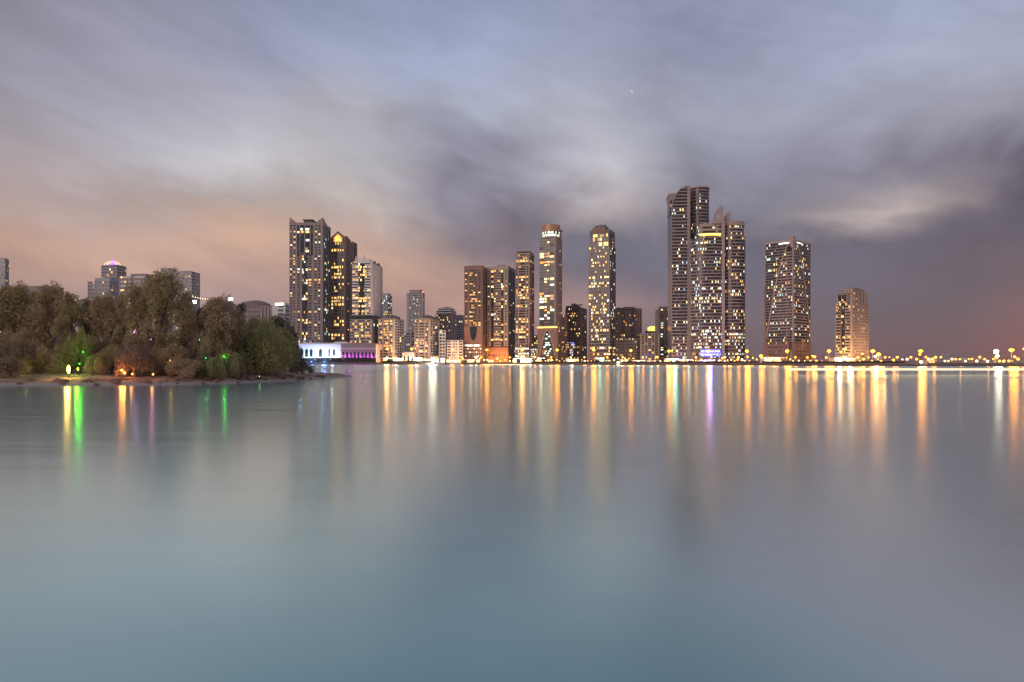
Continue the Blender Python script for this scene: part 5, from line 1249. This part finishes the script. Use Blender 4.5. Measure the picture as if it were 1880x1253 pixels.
nt_ = len(ts)
for i in range(NX):
    for j in range(nt_ - 1): a = i * nt_ + j; mb.f.append((a, a + nt_, a + nt_ + 1, a + 1)); mb.m.append(0)
o = mb.build('island_ground', ISM, smooth=True); setp(o, kind='structure')
# exposed rocks and driftwood on the bank
ROCK = wall_mat('bank_rock', (.20, .12, .085), .5, .9, 2.0)
rr = random.Random(21)
lm = [(45, 'below the pale shrubs at left'), (110, 'left of the yellow torch'), (170, 'right of the green-lit bush'), (222, 'below the orange nook'), (262, 'between the two orange globe lamps'), (300, 'below the tallest tree'), (335, 'below the low spreading bush'), (372, 'below the small pale bush'), (405, 'left of the fallen branches'), (440, 'below the fallen branches'), (475, 'below the dome bush'), (510, 'near the right end of the grove'), (545, 'where the bank starts to taper'), (580, 'on the bare spit')]
k = 0
for px0, wh in lm:
    for sz_, rng_, tt in (('small', (.2, .3), 1.3), ('large', (.42, .6), 2.6), ('flat', (.3, .42), 4.4)):
        px = px0 + rr.uniform(-14, 14); t_ = tt + rr.uniform(-.4, .4); r_ = rr.uniform(*rng_)
        D = isl_front(px) + t_
        if D > isl_back(px) - 1: continue
        x = X(px, D); z = isl_h(px, t_); mb = MB(); mb.ball((0, 0, 0), r_, 9, 6, sz=.3 if sz_ == 'flat' else .55); sxx = rr.uniform(1, 2.2)
        mb.v = [(x + a * sxx + rr.uniform(-.12, .12) * r_, D + b + rr.uniform(-.12, .12) * r_, z + .04 + c + rr.uniform(-.15, .15) * r_) for a, b, c in mb.v]
        o = mb.build('rock', ROCK); setp(o, sz_ + ' reddish brown rock ' + {'small': 'at the water line ', 'large': 'midway up the bank ', 'flat': 'high on the bank '}[sz_] + wh, 'rock', 'rocks scattered on the island bank')

# foliage ----------------------------------------------------------
def leaf_mat(name, c1, c2):
    m, b = new_mat(name); p = objcoord(); a = noise(p, .5, 3, .6); g = noise(p, 5, 2)
    c = mixc(clamp01((a - .5) * 2.2 + .5), c1, c2); c = mixc(clamp01(g * .6 - .05), c, tuple(x * .55 for x in c1))
    E.nt.links.new(c, b.inputs['Base Color']); b.inputs['Roughness'].default_value = .85; b.inputs['Specular IOR Level'].default_value = .2
    tr = E.nt.nodes.new('ShaderNodeBsdfTranslucent'); E.nt.links.new(c, tr.inputs[0]); mx = E.nt.nodes.new('ShaderNodeAddShader')
    ms = E.nt.nodes.new('ShaderNodeMixShader'); ms.inputs[0].default_value = .4; E.nt.links.new(b.outputs[0], ms.inputs[1]); E.nt.links.new(tr.outputs[0], ms.inputs[2])
    E.nt.links.new(ms.outputs[0], E.nt.nodes['Material Output'].inputs[0])
    return m
LF = {'olive': leaf_mat('olive_foliage', (.37, .31, .15), (.60, .48, .27)), 'brown': leaf_mat('brownish_foliage', (.43, .32, .18), (.63, .48, .30)),
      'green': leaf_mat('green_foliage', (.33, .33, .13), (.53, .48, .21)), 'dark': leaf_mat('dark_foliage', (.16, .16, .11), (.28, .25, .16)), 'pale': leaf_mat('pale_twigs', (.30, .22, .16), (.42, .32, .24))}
BARK = wall_mat('bark', (.13, .09, .065), .4, .95, 2)
def crown_mesh(seed, W, H, base, nc, nl, leaf, droop=.3, shape='oval', fine=False):
    """leaf-sized faces gathered in clumps through the crown volume; returns arrays"""
    r = np.random.RandomState(seed); cl = []
    for k in range(nc):
        if shape == 'dome':
            a = r.rand() * 2 * pi; q = sqrt(r.rand()); hh = sqrt(max(0, 1 - q * q)); z = base + (H - base) * hh * (.35 + .65 * r.rand() ** .5); rad = W * q
        else:
            t = r.rand(); z = base + (H - base) * t; rad = W * (sin(pi * min(1, .18 + t * .78)) ** .7) * sqrt(r.rand()) * .95; a = r.rand() * 2 * pi
        cl.append((rad * cos(a), rad * sin(a), z, (.55 + .75 * r.rand()) * W * .24))
    cl.append((0, 0, H * .93, W * .22)); cl.append((W * .1, 0, H * .8, W * .3))
    P = []
    for cx_, cy_, cz_, cr_ in cl:
        n = int(nl * (cr_ / (W * .24)) ** 2)
        d = r.randn(n, 3); d /= np.linalg.norm(d, axis=1)[:, None]
        rad = cr_ * (.55 + .55 * r.rand(n, 1) ** .6) * (1 + .25 * np.sin(d[:, :1] * 7 + cx_ * 3) * np.cos(d[:, 1:2] * 6))
        pt = np.array([cx_, cy_, cz_]) + d * rad * np.array([1, 1, 1.15]); P.append(pt)
    P = np.concatenate(P); n = len(P)
    P[:, 2] -= droop * (np.hypot(P[:, 0], P[:, 1]) / W) ** 2
    P = P[P[:, 2] > .1]; n = len(P)
    u = r.randn(n, 3); u[:, 2] = u[:, 2] * .8 + (0.5 if fine else 0); u /= np.linalg.norm(u, axis=1)[:, None]
    v = np.cross(u, r.randn(n, 3)); v /= np.linalg.norm(v, axis=1)[:, None]
    s = leaf * (.6 + .8 * r.rand(n, 1)); asp = .28 if fine else .5
    V = np.stack([P - u * s, P - v * s * asp, P + u * s, P + v * s * asp], 1).reshape(-1, 3)
    return V, n, cl
def fol_mesh(V, n):
    me = bpy.data.meshes.new('foliage'); me.vertices.add(4 * n); me.vertices.foreach_set('co', V.astype(np.float32).ravel())
    me.loops.add(4 * n); me.loops.foreach_set('vertex_index', np.arange(4 * n, dtype=np.int32))
    me.polygons.add(n); me.polygons.foreach_set('loop_start', np.arange(0, 4 * n, 4, dtype=np.int32)); me.polygons.foreach_set('loop_total', np.full(n, 4, dtype=np.int32))
    me.update(calc_edges=True); return me
def trunk_mb(cl, H, W, seed, base):
    r = random.Random(seed); mb = MB(); h0 = max(base * .9, H * .18); tp = [(0, 0, -.4), (r.uniform(-.2, .2), 0, h0 * .5), (r.uniform(-.3, .3), r.uniform(-.2, .2), h0), (0, 0, H * .8)]
    mb.tube(tp, [.30, .24, .2, .06], 7); srt = sorted(cl, key=lambda c: -c[3])[:14]
    for cx_, cy_, cz_, cr_ in srt:
        t0 = (0, 0, max(h0 * .6, min(cz_ * .55, H * .6))); m = (cx_ * .5 + r.uniform(-.3, .3), cy_ * .5, (t0[2] + cz_) * .5 + .3)
        mb.tube([t0, m, (cx_, cy_, cz_)], [.13, .09, .03], 5)
    return mb
PROTO = {}
def tree(kind, px, D, py_top, halfw, leaf, lbl, cat='tree', grp='trees on the wooded island', seed=None, name='broadleaf_tree', zoff=0):
    """kind: (seed, unit W, unit H, base, clumps, leaves, leaf size, shape, fine)"""
    key = kind
    if key not in PROTO:
        sd_, W, H, base, nc, nl, lf, dr, shp, fine = KINDS_[kind]
        V, n, cl = crown_mesh(sd_, W, H, base, nc, nl, lf, dr, shp, fine); PROTO[key] = (fol_mesh(V, n), trunk_mb(cl, H, W, sd_, base), W, H, None)
    me, tm, W, H, tro = PROTO[key]
    z0 = isl_h(px, D - isl_front(px)) + zoff; x = X(px, D); h = Z(py_top + (6 if cat == 'tree' else 0), D) - z0; w_ = halfw / F * D
    t = thing(name, lbl, cat, (x, D, z0), 0, grp); r2 = random.Random(int(px * 7 + D)); rz = r2.uniform(0, 6.28)
    t.rotation_euler = (0, 0, rz); t.scale = (w_ / W, w_ / W, h / H)
    m2 = me
    mk = (key, leaf)
    if mk not in PROTO:
        m2 = me.copy(); m2.materials.clear(); m2.materials.append(LF[leaf]); PROTO[mk] = m2
    o = bpy.data.objects.new('crown', PROTO[mk]); C.objects.link(o); o.parent = t; o['kind'] = 'stuff'
    if tro is None:
        b_ = MB(); b_.v, b_.f, b_.m = tm.v, tm.f, tm.m; q = b_.build('trunk', BARK, None); q.parent = t; PROTO[key] = (me, tm, W, H, q)
    else: q = copy_obj(tro, t, off=(0, 0, 0))
    return t
KINDS_ = {'a': (1, 4.4, 11, 1.5, 46, 330, .17, .5, 'oval', False), 'b': (2, 3.6, 11, 1.2, 40, 330, .16, .5, 'oval', False), 'c': (3, 5.4, 12, 1.8, 60, 330, .17, .6, 'oval', False),
          'd': (4, 6, 5.2, .2, 60, 420, .20, .3, 'dome', True), 'e': (5, 3, 3, .1, 24, 260, .15, .2, 'dome', True), 'f': (6, 2.2, 2.6, .1, 18, 130, .16, .2, 'dome', True)}
isl = [
 ('c', -45, 104, 528, 75, 'brown', 'tall brownish tree cut by the left border, behind pale twiggy shrubs'),
 ('a', 25, 102, 528, 50, 'olive', 'broad olive tree at far left under the banded tower'),
 ('b', 62, 107, 537, 38, 'green', 'green-topped tree under the long low pinkish block'),
 ('a', 98, 102, 530, 44, 'brown', 'brownish tree with rounded top left of the sky gap'),
 ('b', 128, 99, 538, 34, 'olive', 'upright tree directly above the green-lit bush'),
 ('b', 158, 106, 548, 30, 'olive', 'thin-topped tree standing before the hazy pink block'),
 ('a', 190, 100, 546, 38, 'brown', 'tree with uneven crown left of the purple-lit branches'),
 ('b', 222, 105, 541, 34, 'olive', 'narrow tree leaning against the tallest tree on its left'),
 ('a', 248, 100, 528, 38, 'brown', 'leafy tree overlapping left flank of the tallest tree'),
 ('c', 297, 98, 507, 62, 'olive', 'tallest broad tree on the island with crown against the sky'),
 ('b', 340, 104, 536, 36, 'brown', 'brownish tree under the hazy residential tower'),
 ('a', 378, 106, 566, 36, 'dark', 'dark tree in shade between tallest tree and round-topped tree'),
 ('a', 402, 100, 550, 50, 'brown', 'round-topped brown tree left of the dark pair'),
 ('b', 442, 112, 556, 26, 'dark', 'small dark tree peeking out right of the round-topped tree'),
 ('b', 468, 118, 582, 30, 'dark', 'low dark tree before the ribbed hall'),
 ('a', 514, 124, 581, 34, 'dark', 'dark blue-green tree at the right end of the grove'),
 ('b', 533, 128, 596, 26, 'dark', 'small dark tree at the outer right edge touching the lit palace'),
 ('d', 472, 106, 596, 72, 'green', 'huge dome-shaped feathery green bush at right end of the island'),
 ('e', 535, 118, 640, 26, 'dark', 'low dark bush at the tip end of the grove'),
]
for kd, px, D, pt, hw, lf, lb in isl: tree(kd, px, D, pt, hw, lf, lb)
bush = [
 ('f', 12, 90, 632, 30, 'pale', 'pale dry shrub at the left border'), ('f', 44, 92, 630, 26, 'pale', 'pale dry shrub leaning right near the left border'), ('f', 20, 88, 658, 28, 'pale', 'low pale shrub at the bank near the left border'),
 ('e', 75, 93, 640, 34, 'brown', 'brown bush right of the pale dry shrubs'), ('e', 105, 94, 645, 30, 'brown', 'brown bush left of the yellow torch light'), ('e', 148, 95, 612, 26, 'green', 'bush lit vivid green beside the yellow torch light'),
 ('e', 180, 93, 655, 24, 'brown', 'small brown bush right of the green-lit bush'), ('e', 172, 96, 640, 26, 'olive', 'olive bush behind the green-lit one'), ('e', 205, 95, 640, 26, 'brown', 'brown bush left of the orange-lit nook'),
 ('f', 250, 91, 640, 32, 'pale', 'pale twiggy shrub right of the orange light'), ('f', 236, 93, 625, 24, 'pale', 'pale twiggy shrub above the orange light'), ('e', 320, 94, 640, 34, 'brown', 'brown bush under the tallest tree'),
 ('e', 300, 96, 630, 34, 'olive', 'olive bush before trunk of the tallest tree'), ('e', 345, 92, 664, 36, 'brown', 'low spreading brown bush at the bank below the tallest tree'), ('e', 392, 93, 662, 22, 'green', 'small dark green bush right of the low brown bush'),
 ('f', 374, 94, 645, 16, 'pale', 'small pale pinkish bush below the green spots'), ('f', 362, 97, 612, 20, 'pale', 'pale branches halfway up right of the tallest tree'), ('e', 420, 96, 650, 28, 'olive', 'olive bush at left foot of the huge dome bush'),
 ('e', 385, 97, 615, 32, 'brown', 'brown bush between the two green light spots'), ('e', 555, 124, 664, 20, 'dark', 'last small dark shrub at the right end of the bank'),
 ('e', 130, 97, 625, 30, 'olive', 'olive thicket behind the yellow torch light'), ('e', 50, 98, 615, 40, 'brown', 'wide brown thicket behind the pale shrubs'), ('e', 265, 98, 610, 34, 'brown', 'brown thicket below the purple-lit branches')]
for kd, px, D, pt, hw, lf, lb in bush: tree(kd, px, D, pt, hw, lf, lb, 'bush', 'bushes on the island bank', name='bush')
# dead wood at the foot of the dome bush
t = thing('fallen_branches', 'tangle of dark fallen branches on the bank under the dome bush', 'branches', (X(440, 95), 95, 0)); rr = random.Random(5)
for k in range(16):
    px = 440 + rr.uniform(-14, 14); D = 95 + rr.uniform(-1, 1.5); x = X(px, D); z = isl_h(px, D - isl_front(px)); a = rr.uniform(0, 6.3); l = rr.uniform(.6, 1.6)
    mb = MB(); mb.tube([(x, D, z + .05), (x + cos(a) * l * .5, D + sin(a) * l * .3, z + rr.uniform(.3, .7)), (x + cos(a) * l, D + sin(a) * l * .5, z + rr.uniform(.2, 1.1))], [.06, .045, .02], 5); mb.build('branch', plain('dead_wood', (.03, .02, .018), .9) if 'dead_wood' not in MATS else MATS['dead_wood'], t)
for k, (px, t_, l, a) in enumerate(((232, 4, 6, .15), (388, 5, 3.4, 0), (205, 3.5, 3, -.2), (262, 3, 2.6, .05))):
    D = isl_front(px) + t_; x = X(px, D); z = isl_h(px, t_) + .12
    mb = MB(); mb.tube([(x - l / 2, D, z), (x, D + a, z + .1), (x + l / 2, D + 2 * a, z + .22)], [.10, .09, .05], 7); o = mb.build('driftwood_log', plain('driftwood', (.30, .20, .14), .9) if 'driftwood' not in MATS else MATS['driftwood'])
    setp(o, ['long pale driftwood log before the orange light', 'straight driftwood plank right of the low brown bush', 'short driftwood log left of the orange light', 'short driftwood log right of the orange light'][k], 'driftwood')
# coloured garden lights
def garden_light(px, D, h, col, power, name, lbl, rad=.16, back=None, tall=.3, est=14, hang=None):
    if back is None: back = 0 if h < 1.2 else -.75
    if h >= 1.2:
        rad *= .5; est = 2.5; tall = .2
        if power < 45: power *= .5; back = .25
    x = X(px, D); z0 = isl_h(px, D - isl_front(px)); z = z0 + h
    t = thing('garden_lamp', lbl, 'lamp', (x, D, z0))
    mb = MB(); mb.tube([(x, D, z0 - .1), (x, D, z - tall * .5)], .035, 5); mb.build('stake', DARKM, t)
    mb = MB(); mb.ball((x, D, z), rad, 10, 6, sz=tall / rad * .5); mb.build('lamp_glass', emit(name, col, est), t)
    l = bpy.data.lights.new(name + '_glow', 'POINT'); l.energy = power; l.color = col; l.shadow_soft_size = rad
    lo_ = bpy.data.objects.new('lamp_glow', l); C.objects.link(lo_); lo_.parent = t; lo_.location = (0, (-rad - .15) if back == 0 else back, h)
    return t
garden_light(126, 88.5, 1.15, (1, .60, .12), 220, 'torch_yellow', 'tall glowing yellow torch lamp left of the green-lit bush', .20, tall=1.1, est=12)
garden_light(146, 91.5, 1.5, (.08, 1, .04), 60, 'spot_green', 'green spotlight glowing inside the bush beside the torch lamp', .16)
garden_light(152, 92.2, 3.0, (.08, 1, .04), 80, 'spot_green_two', 'higher green spotlight inside the same bush', .14)
garden_light(143, 91, .8, (.75, 1, .05), 25, 'spot_lime', 'lime lamp at foot of the green-lit bush', .07)
garden_light(48, 90, 1.0, (.8, 1, .15), 30, 'spot_small_lime', 'tiny lime lamp among pale shrubs near the left border', .10)
garden_light(224, 90.0, 1.1, (1, .22, .06), 200, 'spot_orange_red', 'orange-red spotlight in the nook under the purple-lit branches', .14)
garden_light(229, 90.4, .7, (1, .42, .05), 90, 'spot_orange', 'orange lamp right beside the orange-red spotlight', .12)
garden_light(247, 92.5, 6.0, (.75, .35, 1), 30, 'spot_purple', 'purple spotlight high in branches left of the tallest tree', .10)
garden_light(277, 92.2, 5.1, (1, .25, .8), 35, 'spot_magenta', 'small magenta spotlight high in the tallest tree', .08)
garden_light(256, 91, 2.7, (.95, .3, .9), 35, 'spot_pink', 'pink spotlight low left of the tallest tree', .08)
garden_light(312, 92.3, 2.1, (1, .62, .1), 14, 'spot_amber', 'amber spotlight low in the tallest tree', .08)
garden_light(366, 93.3, 5.2, (.05, 1, .15), 10, 'spot_green_three', 'small green light right of the tallest tree', .09)
garden_light(378, 93, 2.8, (.05, 1, .15), 10, 'spot_green_four', 'small green light lower between the two green patches', .10)
garden_light(411, 94.3, 2.9, (.05, 1, .08), 40, 'spot_green_five', 'green light at left edge of the dome bush', .10)
garden_light(476, 96, 1.2, (.3, 1, .1), 3, 'spot_green_six', 'faint green lamp low in the dome bush', .07)
garden_light(243, 89, .8, (1, .42, .12), 15, 'bank_lamp', 'small orange globe lamp on the bank left of two', .14, est=2)
garden_light(281, 89.6, .8, (1, .42, .12), 15, 'bank_lamp_two', 'small orange globe lamp on the bank right of two', .14, est=2)
# no shore road lamp is built; the bank's warm tone is in its mud colours

# ================================================================== evening haze
hm = bpy.data.materials.new('haze'); hm.use_nodes = True; nt_ = hm.node_tree; nt_.nodes.clear()
pv_ = nt_.nodes.new('ShaderNodeVolumePrincipled'); pv_.inputs['Color'].default_value = (.94, .84, .80, 1); pv_.inputs['Density'].default_value = .00008; pv_.inputs['Anisotropy'].default_value = .0
om = nt_.nodes.new('ShaderNodeOutputMaterial'); nt_.links.new(pv_.outputs[0], om.inputs['Volume'])
mb = MB(); mb.prism([(-1700, -60), (1700, -60), (1700, 1750), (-1700, 1750)], -1.5, 235)
hz = mb.build('haze', hm); setp(hz, kind='stuff')

mb = MB(); Dm = 5200
pts = [(X(1159.2 + 1.6 * (i / 8) + .5 * sin(pi * i / 8), Dm), Dm, Z(165.5 + 5 * i / 8, Dm)) for i in range(9)]
mb.tube(pts, [1, 2, 3, 4, 4, 4, 3, 2, 1], 6); o = mb.build('moon', emit('moon_light', (.75, .82, 1), .5)); setp(o, 'tiny pale crescent moon high above the striped garden tower', 'moon')
# pieces that belong to a larger part hang under that part
SUB = {'gable_light': 'gable_window', 'gable_frame': 'gable', 'belt_slab': 'belt', 'side_shaft_cap': 'side_shaft', 'drum_roof': 'drum_cladding', 'drum_base': 'drum_cladding', 'sign_light': 'blue_signboard', 'turret_roof': 'turret_core', 'turret_ring': 'turret_core', 'turret_neck': 'turret_core', 'turret_glazing': 'turret_core',
       'shoulder_rim': 'shoulder_storey', 'rear_block_cap': 'rear_block', 'beacon': 'mast', 'crown_arch': 'upper_core', 'floodlight_lamp': 'lamp_rack', 'bulb': 'cable', 'podium_window': 'podium', 'cap_slab': 'cap_neck', 'crown_spike': 'crown_base', 'lamp_glass': 'stake'}
base = lambda n: n.split('.')[0]
for r_ in [o for o in C.objects if o.parent is None]:
    ch = list(r_.children); by = {}
    for q in ch: by.setdefault(base(q.name), q)
    for q in ch:
        p_ = by.get(SUB.get(base(q.name)))
        if p_ is not None and p_ is not q and p_.location.length < 1e-6: q.parent = p_
